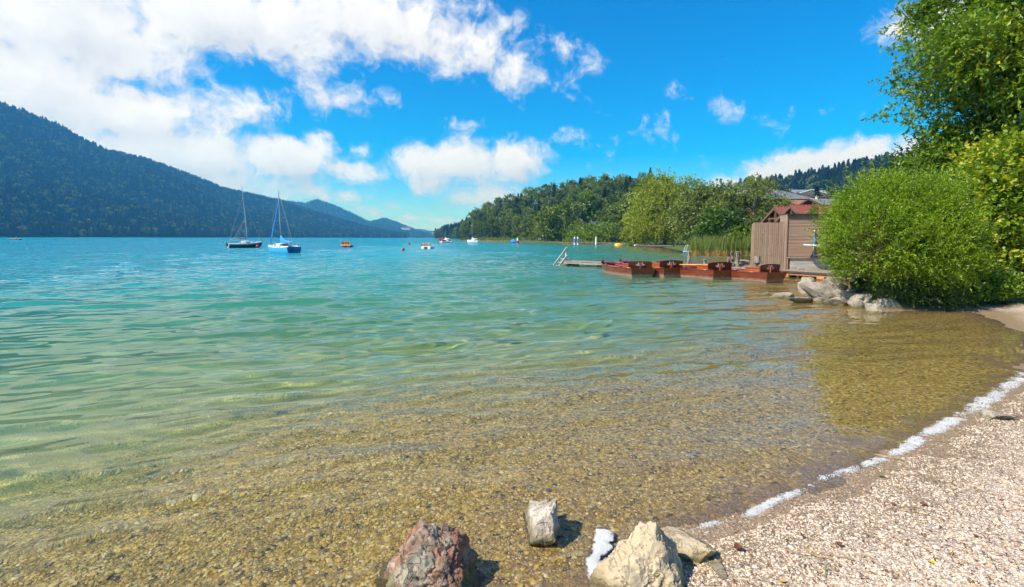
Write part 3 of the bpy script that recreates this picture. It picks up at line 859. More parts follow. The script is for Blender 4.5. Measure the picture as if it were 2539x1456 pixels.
def make_forest(name, src, frac, label, jobs):
    P, S = [], []
    for (dat, n, sc) in jobs:
        q = surf_points(dat[1], dat[2], dat[3], int(n * frac), fr_)
        P.append(q); S.append(np.full(len(q), sc))
    P = np.concatenate(P); S = np.concatenate(S) * (.7 + .6 * fr_.random(len(P)))
    rot = np.zeros((len(P), 3)); rot[:, 2] = fr_.random(len(P)) * 6.28
    scl = np.stack([S * 1.15, S * 1.15, S], -1)
    # object info keeps the source's own space, so place crowns at real size
    o = scatter(name, P - [0, 0, 1.5], scl, rot, src)
    tag(o, label, 'forest', kind='stuff')
    return o
JOBS = [(mtn_left, 36000, .82), (mtn_mid, 9000, 1.0), (mtn_far, 5000, 1.1), (hills_low, 3000, 1.1), (hill_tip, 900, .9), (hill_right, 3600, .85)]
# the prototype mesh objects: far trees share the hill trees' crowns
forest_b = make_forest('forest', None, .18, 'dark broadleaf forest covering the mountains around the lake', JOBS)
forest_c = make_forest('forest', None, .82, 'dark spruce forest covering the mountains around the lake', JOBS)
for f_, t_ in ((forest_b, first_b), (forest_c, first_c)):
    f_.modifiers[0].node_group.nodes['Object Info'].inputs['Object'].default_value = crown_of(t_)

# ---- trees along the near shore of the bay
def px_tree(shape, name, label, px, ybase, ytop, natural_h, group=None, sxy=1.0, cat='tree', dz=0.0, Y=None):
    b = at(px, ybase, 0.0) if Y is None else at_y(px, ybase, Y)
    top = at_y(px, ytop, b.y)
    s_ = (top.z - (b.z + dz)) / natural_h
    return plant_tree(shape, name, label, cat, (b.x, b.y, b.z + dz), s_, random.random() * 6.28, group, sxy)
px_tree(BRIGHT[0], 'maple_tree', 'tall yellow green tree standing alone above the shore bushes', 1455, 600, 478, 14, sxy=.95)
px_tree(BROAD[2], 'broadleaf_tree', 'slender grey green tree left of the tall yellow green tree', 1398, 601, 500, 18, sxy=1.0)
px_tree(BROAD[0], 'broadleaf_tree', 'olive tree overhanging the little white beach', 1350, 601, 520, 18, sxy=1.2)
px_tree(CONIF[1], 'spruce_tree', 'small dark spruce behind the shore bushes', 1512, 601, 520, 20, sxy=1.3)
px_tree(BROAD[3], 'broadleaf_tree', 'dull green tree between the small spruce and the big willow', 1545, 601, 510, 18, sxy=1.1)
px_tree(BROAD[4], 'broadleaf_tree', 'dark tree rising left of the black roofed hut', 1490, 598, 505, 18, sxy=1.2)
for i, (px, yb, yt, s_, w_) in enumerate([(1295, 599.5, 578, 0, .8), (1325, 600, 574, 1, .8), (1385, 602, 566, 2, .9), (1420, 604, 560, 0, .8), (1450, 604.5, 562, 2, .9), (1480, 605, 556, 0, .9), (1508, 605.5, 560, 2, .85), (1530, 606, 566, 1, .8), (1240, 597.5, 580, 1, .9), (1205, 596.5, 578, 0, .9), (1168, 595.5, 574, 1, .9), (1362, 601, 572, 1, .8)]):
    px_tree(SHRUB[s_], 'shore_bush', 'rounded bright green bush along the far shore below the wooded hill' if s_ != 1 else 'rounded dark green bush along the far shore below the wooded hill', px, yb - 1.2, yt, [5, 5.5, 4][s_], 'bright bushes along the far shore' if s_ != 1 else 'dark bushes along the far shore', w_, 'bush')

# the willows and birches right of the bay
def own_tree(name, label, px, ybase, ytop, halfw, material, bark, nclump, nspray, nleaf, L, W, droop, seed, base=.04, cr=.3, slen=.2, Y=None, shape=.6):
    rg = np.random.default_rng(seed)
    b = at(px, ybase, 0.0) if Y is None else at_y(px, ybase, Y)
    h = at_y(px, ytop, b.y).z - b.z
    r_ = halfw / 1269.5 * b.y
    t = thing(name, label, 'tree', (b.x, b.y, b.z))
    link(bpy.data.objects.new('crown', crown_mesh('crown', clump_crown(rg, h, r_, base * h, nclump, nspray, nleaf, L, W, droop=droop, cr=cr, slen=slen, shape=shape), material)), t)
    link(bpy.data.objects.new('trunk', trunk_mesh('trunk', h * .75, .028 * h, rg, bark, .04, 6, .3)), t)
    return t
own_tree('willow_tree', 'broad golden green willow leaning over the water beside the floating jetty', 1648, 611, 447, 92, M['leaf_willow'], M['bark'], 130, 32, 10, .42, .22, .6, 301, 0.0)
own_tree('willow_tree', 'smaller golden willow at the water edge left of the broad willow', 1592, 609.5, 500, 42, M['leaf_willow'], M['bark'], 60, 26, 10, .38, .2, .6, 302, 0.0)
own_tree('willow_tree', 'pale green willow between the golden willow and the weeping birch', 1745, 616, 448, 70, M['leaf_birch'], M['bark'], 110, 28, 10, .38, .2, .7, 303, .02)
own_tree('birch_tree', 'tall weeping birch in front of the grey roofed house', 1868, 620, 436, 66, M['leaf_birch'], M['palebark'], 120, 28, 10, .24, .14, 1.0, 304, .05)
own_tree('birch_tree', 'slim birch left of the tall weeping birch', 1805, 620, 452, 40, M['leaf_birch'], M['palebark'], 70, 24, 10, .28, .16, .9, 305, .05)
own_tree('alder_tree', 'dark green tree filling the gap below the birches', 1790, 622, 530, 62, M['leaf_dark'], M['bark'], 70, 16, 7, .42, .26, .3, 306, .0)
own_tree('shore_bush', 'bright green bush behind the reeds beside the slatted screen', 1838, 630, 566, 34, M['leaf_bright'], M['bark'], 50, 16, 8, .2, .14, .2, 307, .0, shape=.2)['category'] = 'bush'
own_tree('shore_bush', 'low yellow green bush at the end of the floating jetty', 1575, 609, 562, 30, M['leaf_willow'], M['bark'], 40, 14, 7, .45, .26, .3, 308, .0, shape=.2)['category'] = 'bush'
# village trees on the slope
VT = [(CONIF[1], 'spruce_tree', 'dark dense spruce between the orange house and the round bush', 2024, 505, 462, 20, 190, 1.5), (BROAD[1], 'broadleaf_tree', 'light green tree beside the dark dense spruce on the slope', 2062, 508, 470, 18, 200, 1.1),
      (BROAD[3], 'broadleaf_tree', 'round tree left of the white gabled house on the slope', 1950, 505, 470, 18, 210, 1.0), (BROAD[0], 'broadleaf_tree', 'small tree in front of the white gabled house', 1978, 505, 478, 18, 170, .8),
      (BROAD[2], 'broadleaf_tree', 'green tree partly hidden behind the round bush', 2100, 515, 462, 18, 170, 1.3), (BROAD[4], 'broadleaf_tree', 'tree behind the grey hipped roof', 1900, 520, 460, 18, 180, 1.2)]
for s_, nm, lb, px, yb, yt, nh, Y, w_ in VT:
    px_tree(s_, nm, lb, px, yb, yt, nh, sxy=w_, Y=Y)
px_tree(SHRUB[1], 'garden_shrub', 'small dark conifer like shrub standing before the right red tiled roof', 2014, 548, 514, 5.5, sxy=.62, cat='bush', Y=33)

# ---- reeds
def reeds(name, label, poly, n, h0, h1, seed, mats, Lw=.02):
    rg = np.random.default_rng(seed)
    pts = []
    (x0, x1, ya, yb) = poly
    while len(pts) < n:
        px = x0 + (x1 - x0) * rg.random(); py = ya + (yb - ya) * rg.random()
        p = at(px, py, 0.0); pts.append((p.x, p.y))
    pts = np.array(pts)
    z0 = np.minimum(ground_z(pts[:, 0], pts[:, 1]), .2) - .05
    h = h0 + (h1 - h0) * rg.random(n)
    h *= .85 + .3 * vnoise(pts[:, 0] * .6, pts[:, 1] * .6, seed=4)
    a = rg.random(n) * 6.28
    lean = rg.normal(size=(n, 2)) * .14
    sx = np.stack([np.cos(a), np.sin(a)], -1) * (Lw * (.6 + .8 * rg.random((n, 1))))
    def lev(t, w):
        c = np.concatenate([pts + lean * (h * t ** 1.6)[:, None], (z0 + h * t)[:, None]], -1)
        s_ = np.concatenate([sx * w, np.zeros((n, 1))], -1)
        return c - s_, c + s_
    A0, A1 = lev(0, .7); B0, B1 = lev(.45, 1.0); C0, C1 = lev(.8, .8); D0, D1 = lev(1, .12)
    V = np.stack([A0, A1, B0, B1, C0, C1, D0, D1], 1).reshape(-1, 3)
    b = np.arange(n)[:, None] * 8
    F = np.concatenate([b + [0, 1, 3, 2], b + [2, 3, 5, 4], b + [4, 5, 7, 6]])
    tn = rg.random(n)
    o = np_obj(name, V, F, mats, face_attr={'tint': np.concatenate([tn, tn, tn])})
    return tag(o, label, 'reeds', kind='stuff')
def reed_mat():
    m_, k, out = new_mat('reed_blades')
    g_ = k.n('ShaderNodeTexCoord'); sp = k.n('ShaderNodeSeparateXYZ'); k.put(sp.inputs[0], g_.outputs['Object'])
    at_ = k.n('ShaderNodeAttribute'); at_.attribute_name = 'tint'
    c = k.mix(at_.outputs['Fac'], (.10, .15, .03), (.22, .25, .06))
    c = k.mix(k.ss(k.m('ADD', sp.outputs[2], k.m('MULTIPLY', at_.outputs['Fac'], .3)), .75, .45), c, (.46, .30, .10))
    d = k.n('ShaderNodeBsdfDiffuse'); k.put(d.inputs[0], c)
    tr_ = k.n('ShaderNodeBsdfTranslucent'); k.put(tr_.inputs[0], c)
    ms = k.n('ShaderNodeMixShader'); ms.inputs[0].default_value = .3
    m_.node_tree.links.new(d.outputs[0], ms.inputs[1]); m_.node_tree.links.new(tr_.outputs[0], ms.inputs[2]); m_.node_tree.links.new(ms.outputs[0], out.inputs[0])
    return m_
M['reed'] = reed_mat()
reeds('reeds', 'tall green reed bed with straw coloured stems beside the slatted screen', (1712, 1880, 619, 634), 9000, 1.5, 2.3, 61, M['reed'], .022)
reeds('reeds', 'low reed belt along the far shore behind the mooring jetty', (1395, 1560, 600.5, 604.5), 5000, .8, 1.7, 62, M['reed'], .09)
reeds('reeds', 'thin reed strip along the foot of the wooded hill', (1180, 1335, 596.0, 599.0), 3500, 1.0, 2.2, 63, M['reed'], .12)
# ================================================================== jetty, screen, shed
def plane_pt(px, py, z): return at(px, py, z)
DZ = .33                                         # deck height over the water
jA = at(1389, 646.5, DZ); jB = at(2020, 672.5, DZ)
jdir = (jB - jA); jlen = jdir.length; jdir.normalize()
jn = Vector((-jdir.y, jdir.x, 0))                # away from the camera
if jn.y < 0: jn = -jn
jrz = math.atan2(jdir.y, jdir.x)
jetty = thing('jetty', 'weathered wooden jetty reaching into the lake with the rowing boats tied along it', 'jetty', (jA.x, jA.y, 0), jrz)
# local frame: x along the jetty, y away from the camera
JW = 1.25
pm = MB().box((0, 0, 0), (.172, JW, .04)).mesh('plank', M['weathered'], bevel=.004)
for i in range(int(jlen / .185)):
    o = link(bpy.data.objects.new('plank', pm), jetty)
    o.location = (.09 + i * .185, JW / 2 + random.uniform(-.025, .025), DZ - .02 + random.uniform(-.006, .006))
    o.rotation_euler = (random.uniform(-.004, .004), random.uniform(-.01, .01), random.uniform(-.01, .01))
for y_ in (.06, JW - .06):
    MB().box((jlen / 2, y_, DZ - .115), (jlen, .09, .14)).build('beam', M['weathered'], jetty, bevel=.006)
pile = MB().tube([(0, 0, -2.2), (0, 0, -.5), (.01, 0, .12)], [.085, .085, .075], 9).mesh('pile', M['darkwood'], smooth='auto')
bracket = MB().box((0, JW / 2, DZ - .235), (.16, JW + .16, .09)).mesh('cross_beam', M['darkwood'], bevel=.006)
for i, x_ in enumerate(np.linspace(.55, jlen - .6, 7)):
    for y_ in (.05, JW - .05):
        o = link(bpy.data.objects.new('pile', pile), jetty); o.location = (x_ + random.uniform(-.05, .05), y_, 0)
        o.rotation_euler = (random.uniform(-.03, .03), random.uniform(-.03, .03), 0)
    o = link(bpy.data.objects.new('cross_beam', bracket), jetty); o.location = (x_, 0, 0)
# bathing steps with their pale handrail at the outer end
M['paleplank'] = mat('pale_grey_board', (.62, .56, .50), (.48, .43, .38), 3, .8, .25, 26, (2, 2, .5), spots=((.40, .33, .27), 5.0, .58, .72))
def jl(px, py, yl):
    """point of the jetty's end plane under a picture point, in jetty coordinates at depth yl"""
    o = Vector((0, 0, CAM_H)); d = ray(px, py)
    p0 = Vector((jA.x, jA.y, 0)) + jn * yl
    t = (p0 - o).dot(jn) / d.dot(jn)
    w = o + d * t - Vector((jA.x, jA.y, 0))
    return (w.dot(jdir), yl, w.z)
st = MB().bar(jl(1373, 658, .02), jl(1406.5, 613, .02), .045, .17, up=(0, 1, 0)).build('handrail', M['paleplank'], jetty, bevel=.005)
MB().bar(jl(1385.5, 661, .0), jl(1406, 633, .0), .04, .13, up=(0, 1, 0)).build('stair_stringer', M['paleplank'], jetty, bevel=.005)
p_a, p_b = jl(1402.5, 649, .07), jl(1403, 620, .07)
MB().box(((p_a[0] + p_b[0]) / 2, .09, (p_b[2] + DZ - .2) / 2), (.085, .07, p_b[2] - DZ + .2)).build('rail_post', M['paleplank'], jetty, bevel=.005)
MB().bar(jl(1386, 661, .75), jl(1402, 640, .75), .04, .12, up=(0, 1, 0)).build('stair_stringer', M['paleplank'], jetty, bevel=.005)
for t_ in (.15, .5, .85):
    a_, b_ = Vector(jl(1386, 661, .38)), Vector(jl(1404, 637, .38))
    c_ = a_.lerp(b_, t_)
    MB().box((c_.x, .38, c_.z - .03), (.2, .74, .035)).build('step', M['paleplank'], jetty, bevel=.004)
for o in jetty.children:
    if o.name.startswith(('pile', 'stair', 'step')): wet(o)

# mooring posts
def post(label, px, ytop, ybase, wpx, Y, lean=(0, 0), seed=0, material='greywood', name='mooring_post'):
    p = at_y(px, ybase, Y); top = at_y(px, ytop, Y)
    r_ = wpx / 2 / 1269.5 * Y
    rg = random.Random(seed)
    t = thing(name, label, 'post', (p.x, p.y, -.9))
    pts, rad = [], []
    H_ = top.z + .9
    for i in range(7):
        q = i / 6
        pts.append((lean[0] * q + rg.uniform(-.01, .01), lean[1] * q + rg.uniform(-.01, .01), H_ * q)); rad.append(r_ * (1.06 - .1 * q + rg.uniform(-.03, .03)))
    pts.append((pts[-1][0], pts[-1][1], H_ + r_ * .12)); rad.append(r_ * .72)
    wet(MB().tube(pts, rad, 12).build('shaft', M[material], t, smooth='auto'))
    # splits and an iron ring
    mb = MB()
    for j in range(3):
        a = rg.uniform(0, 6.28)
        c = Vector(pts[-2]); mb.bar((c.x + math.cos(a) * r_ * .98, c.y + math.sin(a) * r_ * .98, H_ - .02), (c.x * .8 + math.cos(a) * r_ * 1.0, c.y * .8 + math.sin(a) * r_ * 1.0, H_ * .72), .012, .012)
    mb.build('split', M['darkwood'], t)
    return t
jy = lambda px: (jA + jdir * max(0, (ray(px, 650).x / ray(px, 650).y * jA.y - jA.x) / (jdir.x - ray(px, 650).x / ray(px, 650).y * jdir.y))).y
post('slim grey mooring post standing in front of the blue bathing raft', 1706.5, 625, 656, 8.5, jy(1706) + 1.25, seed=1)
post('short stump leaning beside the boat with the oars', 1744, 644, 660, 9.5, jy(1744) + 1.15, (.07, .02), 2)
post('thick grey mooring post, left of the close pair behind the third boat', 1814, 627, 668, 10.5, jy(1814) + .95, seed=3)
post('orange brown mooring post, right of the close pair behind the third boat', 1826.5, 624, 668, 9.5, jy(1826) + 1.0, (.03, 0), 4, 'greywood')
post('low pale post half hidden by the pair of mooring posts', 1805, 638, 668, 7, jy(1805) + 1.25, seed=6)

# boardwalk in front of the shed
SY = at(1949, 668.5, DZ).y                     # distance of the screen and shed front
sx0 = at_y(1866, 600, SY).x; sx1 = at_y(1949, 600, SY).x; sx2 = sx1 + 4.6
kpx = SY / 1269.5
post('thickest dark grey mooring post in front of the slatted screen', 1876.5, 635.5, 672, 16, SY - .45, seed=5)
wkL = at(1930, 669, DZ); wkR = at(2120, 680.5, DZ)
wdir = (wkR - wkL).normalized(); wlen = (wkR - wkL).length + .7
deck = thing('boardwalk', 'grey plank boardwalk on beams in front of the brown shed', 'boardwalk', (wkL.x, wkL.y, 0), math.atan2(wdir.y, wdir.x))
wn = Vector((-wdir.y, wdir.x, 0)); wn = wn if wn.y > 0 else -wn
pm2 = MB().box((0, 0, 0), (.15, 3.0, .04)).mesh('plank', M['weathered'], bevel=.004)
for i in range(int(wlen / .162)):
    o = link(bpy.data.objects.new('plank', pm2), deck)
    o.location = (.08 + i * .162, 1.5 + random.uniform(-.02, .02), DZ - .026 + random.uniform(-.004, .004)); o.rotation_euler = (0, 0, random.uniform(-.006, .006))
MB().box((wlen / 2, -.012, DZ - .075), (wlen, .05, .10)).build('edge_board', M['darkwood'], deck, bevel=.005)
MB().box((wlen / 2 + .1, .05, DZ - .175), (wlen - .3, .09, .075)).build('beam', M['block'], deck, bevel=.005)
for x_ in (.42, 2.05, wlen - .25):
    MB().box((x_, .03, DZ - .25), (.30 if x_ < 1 else .34, .22, .14)).build('beam_end', M['block'], deck, bevel=.008)
    MB().box((x_ + .02, .5, -.35), (.2, .2, 1.0)).build('pile', M['darkwood'], deck)
wet(MB().box((.10, .22, -.25), (.5, .5, 1.0), taper=.9).build('footing', M['concrete'], deck, bevel=.02))

# slatted screen
scr = thing('slatted_screen', 'brown screen of upright wooden slats on the jetty beside the shed', 'screen', (sx0, SY, DZ))
sw = sx1 - sx0; sh_ = 116 * kpx
nsl = 17
slm = MB().box((0, 0, sh_ / 2), (sw / nsl * .74, .024, sh_)).mesh('slat', M['slat'], bevel=.003)
for i in range(nsl):
    o = link(bpy.data.objects.new('slat', slm), scr)
    o.location = ((i + .5) * sw / nsl, random.uniform(-.003, .003), random.uniform(-.012, .012)); o.rotation_euler = (0, random.uniform(-.004, .004), 0)
for z_ in (.30 * sh_, .70 * sh_):
    MB().box((sw / 2, .035, z_), (sw, .04, .09)).build('rail', M['slat'], scr)
MB().bar((.12 * sw, .068, .2 * sh_), (.95 * sw, .068, .72 * sh_), .03, .09, up=(0, 1, 0)).build('diagonal_brace', M['slat'], scr)
MB().box((.02, .05, sh_ / 2), (.09, .06, sh_ - .1)).build('frame_post', M['slat'], scr)
sc_m = MB().ball((0, -.014, 0), .009, 6, 4).mesh('screw', M['alu'])
for i in range(nsl):
    f_ = (i + .5) / nsl
    if .12 < f_ < .95:
        o = link(bpy.data.objects.new('screw', sc_m), scr); o.location = (f_ * sw, 0, sh_ * (.2 + .52 * (f_ - .12) / .83))
    o = link(bpy.data.objects.new('screw', sc_m), scr); o.location = (f_ * sw, 0, .30 * sh_)

# shed
shed = thing('boat_shed', 'shallow flat topped shed clad in brown horizontal boards with pale boards at its foot', 'shed', (sx1, SY, DZ))
SH = 136 * kpx; SWD = sx2 - sx1; low = 28 * kpx; SD = .55
MB().box((SWD / 2 + .03, SD / 2 + .06, SH / 2), (SWD - .08, SD, SH - .1)).build('wall', M['darkwood'], shed)
ncl = 29; ch_ = (SH - low - .10) / ncl
clm = MB().box((SWD / 2, 0, 0), (SWD - .06, .026, ch_ * .86), rot=(R(-7), 0, 0)).mesh('cladding_board', M['cladding'], bevel=.002)
for i in range(ncl):
    o = link(bpy.data.objects.new('cladding_board', clm), shed); o.location = (.035, .02 + random.uniform(-.002, .002), low + .08 + (i + .5) * ch_)
clm2 = MB().box((0, SD / 2, 0), (.026, SD, ch_ * .86)).mesh('cladding_board', M['cladding'], bevel=.002)
for i in range(ncl):
    o = link(bpy.data.objects.new('cladding_board', clm2), shed); o.location = (-.004, .05, low + .08 + (i + .5) * ch_)
MB().box((.0, -.012, SH / 2), (.075, .05, SH)).build('corner_trim', M['slat'], shed, bevel=.004)
MB().box((SWD / 2, -.008, low + .03), (SWD, .06, .07)).build('ledge', M['slat'], shed, bevel=.004)
MB().box((.10, .0, low / 2), (.06, .05, low)).build('corner_trim', M['slat'], shed, bevel=.004)
lbm = MB().box((SWD / 2, .035, 0), (SWD - .24, .022, low / 4 * .95)).mesh('foot_board', M['paleboard'], bevel=.003)
for i in range(4):
    o = link(bpy.data.objects.new('foot_board', lbm), shed); o.location = (.12, random.uniform(-.004, .004), (i + .5) * low / 4 - .005)
MB().box((SWD / 2 + .02, SD / 2 - .02, SH + .01), (SWD + .12, SD + .16, .055)).build('roof', M['darkmetal'], shed, bevel=.006)
# loose stone block on the boardwalk
bp_ = at(1987, 669.5, DZ)
tag(MB().box((0, 0, .055), (.30, .2, .11), taper=.92).build('stone_block', M['concrete'], bevel=.015), 'small pale stone block lying on the boardwalk against the shed', 'block').location = (bp_.x, SY - .22, DZ)

# board rack on the shed wall, with a windsurf board
def wall_pt(px, py, off=0.0): return at_y(px, py, SY - off)
rack = thing('board_rack', 'blue padded metal rack with two arms fixed to the shed wall', 'rack', wall_pt(2015, 640))
ro = Vector(rack.location)
for dx in (0.0, 1.55):
    zt, zb = wall_pt(2015, 575).z - ro.z, wall_pt(2015, 636).z - ro.z
    MB().box((dx, -.05, (zt + zb) / 2), (.04, .05, zt - zb)).build('upright', M['alu'], rack, bevel=.004)
    MB().ball((dx, -.06, zt + .03), .05, 10, 6).build('top_knob', M['alu'], rack, smooth=True)
    for py_ in (597, 634):
        z_ = wall_pt(2015, py_).z - ro.z
        MB().tube([(dx, -.04, z_), (dx - .01, -.62, z_ + .06)], .022, 8).build('arm', M['alu'], rack)
        MB().box((dx, -.09, z_ + .01), (.075, .09, .2)).build('pad', M['bluepaint'], rack, bevel=.015)
bz = wall_pt(1993, 609.5, .35)
board = thing('windsurf_board', 'white and blue windsurf board lying across the rack on the shed', 'surfboard', (bz.x, bz.y, bz.z))
rings, rings2 = [], []
BL = 2.7
for i in range(19):
    t = i / 18
    w = .31 * (math.sin(PI * min(1, t * 1.02 + .02)) ** .55) * (1 - .12 * t) + .004
    hh = .055 * (math.sin(PI * min(1, .06 + t * .92)) ** .6) + .003
    zc = .10 * (1 - t) ** 3 * .5
    rings.append([(t * BL, w * math.cos(a), zc + hh * math.sin(a)) for a in np.linspace(0, 2 * PI, 14, endpoint=False)])
MB().loft(rings).build('hull', M['whitegel'], board, smooth=True)
for i in range(2, 9):
    t = i / 18
    w = .31 * (math.sin(PI * min(1, t * 1.02 + .02)) ** .55) * (1 - .12 * t) + .008
    hh = .055 * (math.sin(PI * min(1, .06 + t * .92)) ** .6) + .006
    zc = .10 * (1 - t) ** 3 * .5
    sq = math.sin(PI * (i - 2) / 6.0)
    rings2.append([(t * BL, w * math.cos(a), zc + hh * math.sin(a)) for a in np.linspace(PI * 1.06, PI * (1.06 + .5 * sq + .02), 8)])
MB().loft(rings2, closed=False, cap0=False, cap1=False).build('blue_panel', M['bluepaint'], board, smooth=True)
board.rotation_euler = (R(8), R(1.0), 0)

# floating white board near the bank
fb = at(2088, 695.5, 0)
tag(MB().box((0, 0, .03), (.62, .14, .06), rot=(0, R(-3), R(4))).build('floating_board', M['white'], bevel=.01), 'white board floating beside the boardwalk', 'board').location = (fb.x, fb.y, 0)

# ================================================================== rowing boats
def hull_mat():
    m_, k, out = new_mat('varnished_hull')
    b = k.n('ShaderNodeBsdfPrincipled')
    tcn = k.n('ShaderNodeTexCoord'); oi = k.n('ShaderNodeObjectInfo'); sp = k.n('ShaderNodeSeparateXYZ'); k.put(sp.inputs[0], tcn.outputs['Object'])
    v = k.v('ADD', k.v('MULTIPLY', tcn.outputs['Object'], (1.5, .7, 5)), k.v('SCALE', (3, 7, 5), scale=oi.outputs['Random']))
    n1 = k.noise(v, 3.0, 6, .6)
    c = k.mix(k.ss(n1, .3, .7), (.26, .052, .018), (.13, .022, .010))
    c = k.mix(k.ss(k.noise(v, 9, 5, .7), .60, .75), c, (.055, .012, .008))
    v2 = k.v('MULTIPLY', tcn.outputs['Object'], (9, 9, 1.3))
    lime = k.m('MULTIPLY', k.ss(k.m('ADD', sp.outputs[2], k.m('MULTIPLY', k.m('SUBTRACT', k.noise(v2, 2.2, 5, .65), .5), .22)), .15, .015), .62)
    c = k.mix(lime, c, (.40, .31, .29))
    k.put(b.inputs['Base Color'], c)
    k.put(b.inputs['Roughness'], k.m('MULTIPLY_ADD', lime, .4, .38))
    b.inputs['Coat Weight'].default_value = .3; b.inputs['Coat Roughness'].default_value = .25
    bp = k.n('ShaderNodeBump'); bp.inputs['Strength'].default_value = .12; bp.inputs['Distance'].default_value = .02
    k.put(bp.inputs['Height'], n1); k.put(b.inputs['Normal'], bp.outputs[0])
    m_.node_tree.links.new(b.outputs[0], out.inputs[0])
    return m_
M['hull'] = hull_mat()
ST = [(0.0, .46, .60, -.10, .37, -.16), (.9, .58, .72, -.12, .34, 0), (1.9, .60, .75, -.12, .335, 0), (2.8, .52, .68, -.11, .36, 0), (3.5, .35, .50, -.06, .41, 0), (4.0, .16, .28, .03, .47, .03), (4.3, .02, .07, .20, .54, .12)]
SWAN = [(-.075, .0), (-.02, -.035), (.045, -.03), (.062, .0), (.05, .035), (.028, .065), (.04, .088), (.07, .078), (.045, .108), (.012, .10), (.0, .07), (.012, .035), (-.01, .028), (-.045, .035), (-.10, .028)]
def rowing_boat(label, seed, oars=False):
    rg = random.Random(seed)
    t = thing('rowing_boat', label, 'rowing boat', group='wooden rowing boats moored at the jetty')
    def shell(inset, dz):
        rings = []
        for (y, hb, ht, zb, zt, oy) in ST:
            hb_, ht_ = max(.01, hb - inset), max(.02, ht - inset)
            zm = zb + (zt - zb) * .5; hm = hb_ + (ht_ - hb_) * .5 + .015
            yy = y + (inset if y < .1 else -inset * .6 if y > 4.1 else 0)
            rings.append([(-ht_, yy + oy, zt), (-hm, yy + oy * .5, zm), (-hb_, yy, zb + dz), (0, yy, zb + dz), (hb_, yy, zb + dz), (hm, yy + oy * .5, zm), (ht_, yy + oy, zt)])
        return rings
    out_, inn = shell(0, 0), shell(.028, .03)
    wet(MB().loft(out_, closed=False, cap0=False, cap1=False).build('hull', M['hull'], t, smooth='auto'))
    MB().loft(inn, closed=False, cap0=False, cap1=False).build('inner_planking', M['mahogany'], t, smooth='auto')
    r0 = out_[0]
    tv = [r0[0], r0[1], r0[2], r0[4], r0[5], r0[6]]
    n_ = len(tv)
    tvi = [(x * .97, y + .032, z) for x, y, z in tv]
    wet(MB().add(tv + tvi, [tuple(range(n_)), tuple(range(2 * n_ - 1, n_ - 1, -1))] + [(i, i + n_, (i + 1) % n_ + n_, (i + 1) % n_) for i in range(n_)]).build('transom', M['hull'], t))
    re = [out_[-1][i] for i in (0, 1, 2, 4, 5, 6)]
    MB().add(re, [tuple(range(6))]).build('stem', M['mahogany'], t)
    for sgn, lab in ((0, None), (6, None)):
        pts = [Vector(r_[sgn]) + Vector((0, 0, .012)) for r_ in out_]
        MB().tube(pts, .022, 6).build('gunwale', M['mahogany'], t, smooth=True)
    # high seat back with carved swans, seen from astern
    def back(u, v, w): return (u, .20 + w - (v - .2) * .10, v)
    outl = [(-.56, .18), (-.585, .55), (-.60, .62), (-.55, .655)] + [(x, .655 + .035 * (1 - (x / .55) ** 2)) for x in np.linspace(-.45, .45, 9)] + [(.55, .655), (.60, .62), (.585, .55), (.56, .18)]
    MB().prism(outl, back, 0, .035).build('seat_back', M['mahogany'], t, bevel=.004)
    MB().prism([(-.035, .60), (.035, .60), (.062, .18), (-.062, .18)], lambda u, v, w: (u, .192 - w - (v - .2) * .04 - .02, v), 0, .05).build('brace', M['sunlitwood'], t, bevel=.004)
    for sg in (-1, 1):
        MB().prism([(sg * (u * 1.15) + sg * -.125, .505 + v * 1.1) for u, v in SWAN], back, -.012, .010).build('swan_emblem', M['white'], t)
    MB().box((0, .58, .34), (1.06, .66, .34)).build('seat_box', M['sunlitwood'], t, bevel=.01)
    MB().box((0, .59, .525), (1.10, .70, .03)).build('seat', M['sunlitwood'], t, bevel=.006)
    MB().box((0, 1.75, .27), (1.40, .26, .03)).build('thwart', M['mahogany'], t, bevel=.006)
    MB().box((0, 2.75, .28), (1.2, .26, .03)).build('thwart', M['mahogany'], t, bevel=.006)
    MB().box((0, 1.6, -.045), (.85, 2.6, .02)).build('floor_board', M['mahogany'], t)
    MB().prism([(-.30, 3.70), (.30, 3.70), (.0, 4.25)], lambda u, v, w: (u, v, .44 + (v - 3.7) * .16 + w), 0, .02).build('foredeck', M['mahogany'], t)
    for sg in (-1, 1):
        MB().tube([(sg * .76, 2.2, .35), (sg * .78, 2.2, .44)], .016, 6).build('rowlock', M['darkmetal'], t)
    if oars:
        for k_, (x0, x1, rot) in enumerate([(-.30, .12, 0), (-.16, .30, 0)]):
            p0, p1 = Vector((x0 - .42, 2.9, .47)), Vector((x1 - .22, .60, .53 + .02 * k_))
            d_ = (p1 - p0).normalized()
            oa = MB().tube([p0, p1], [.02, .026], 8).build('oar', M['oarwood'], t, smooth='auto')
            MB().bar(p1 - d_ * .02, p1 + d_ * .28, .13, .018).build('blade', M['oarwood'], oa, bevel=.006)
    else:
        for sg in (-1, 1):
            oa = MB().tube([(sg * .42, .85, .31), (sg * .30, 3.1, .34)], .022, 8).build('oar', M['sunlitwood'], t, smooth='auto')
            MB().bar((sg * .30, 3.1, .34), (sg * .28, 3.45, .35), .12, .018).build('blade', M['sunlitwood'], oa, bevel=.006)
    return t
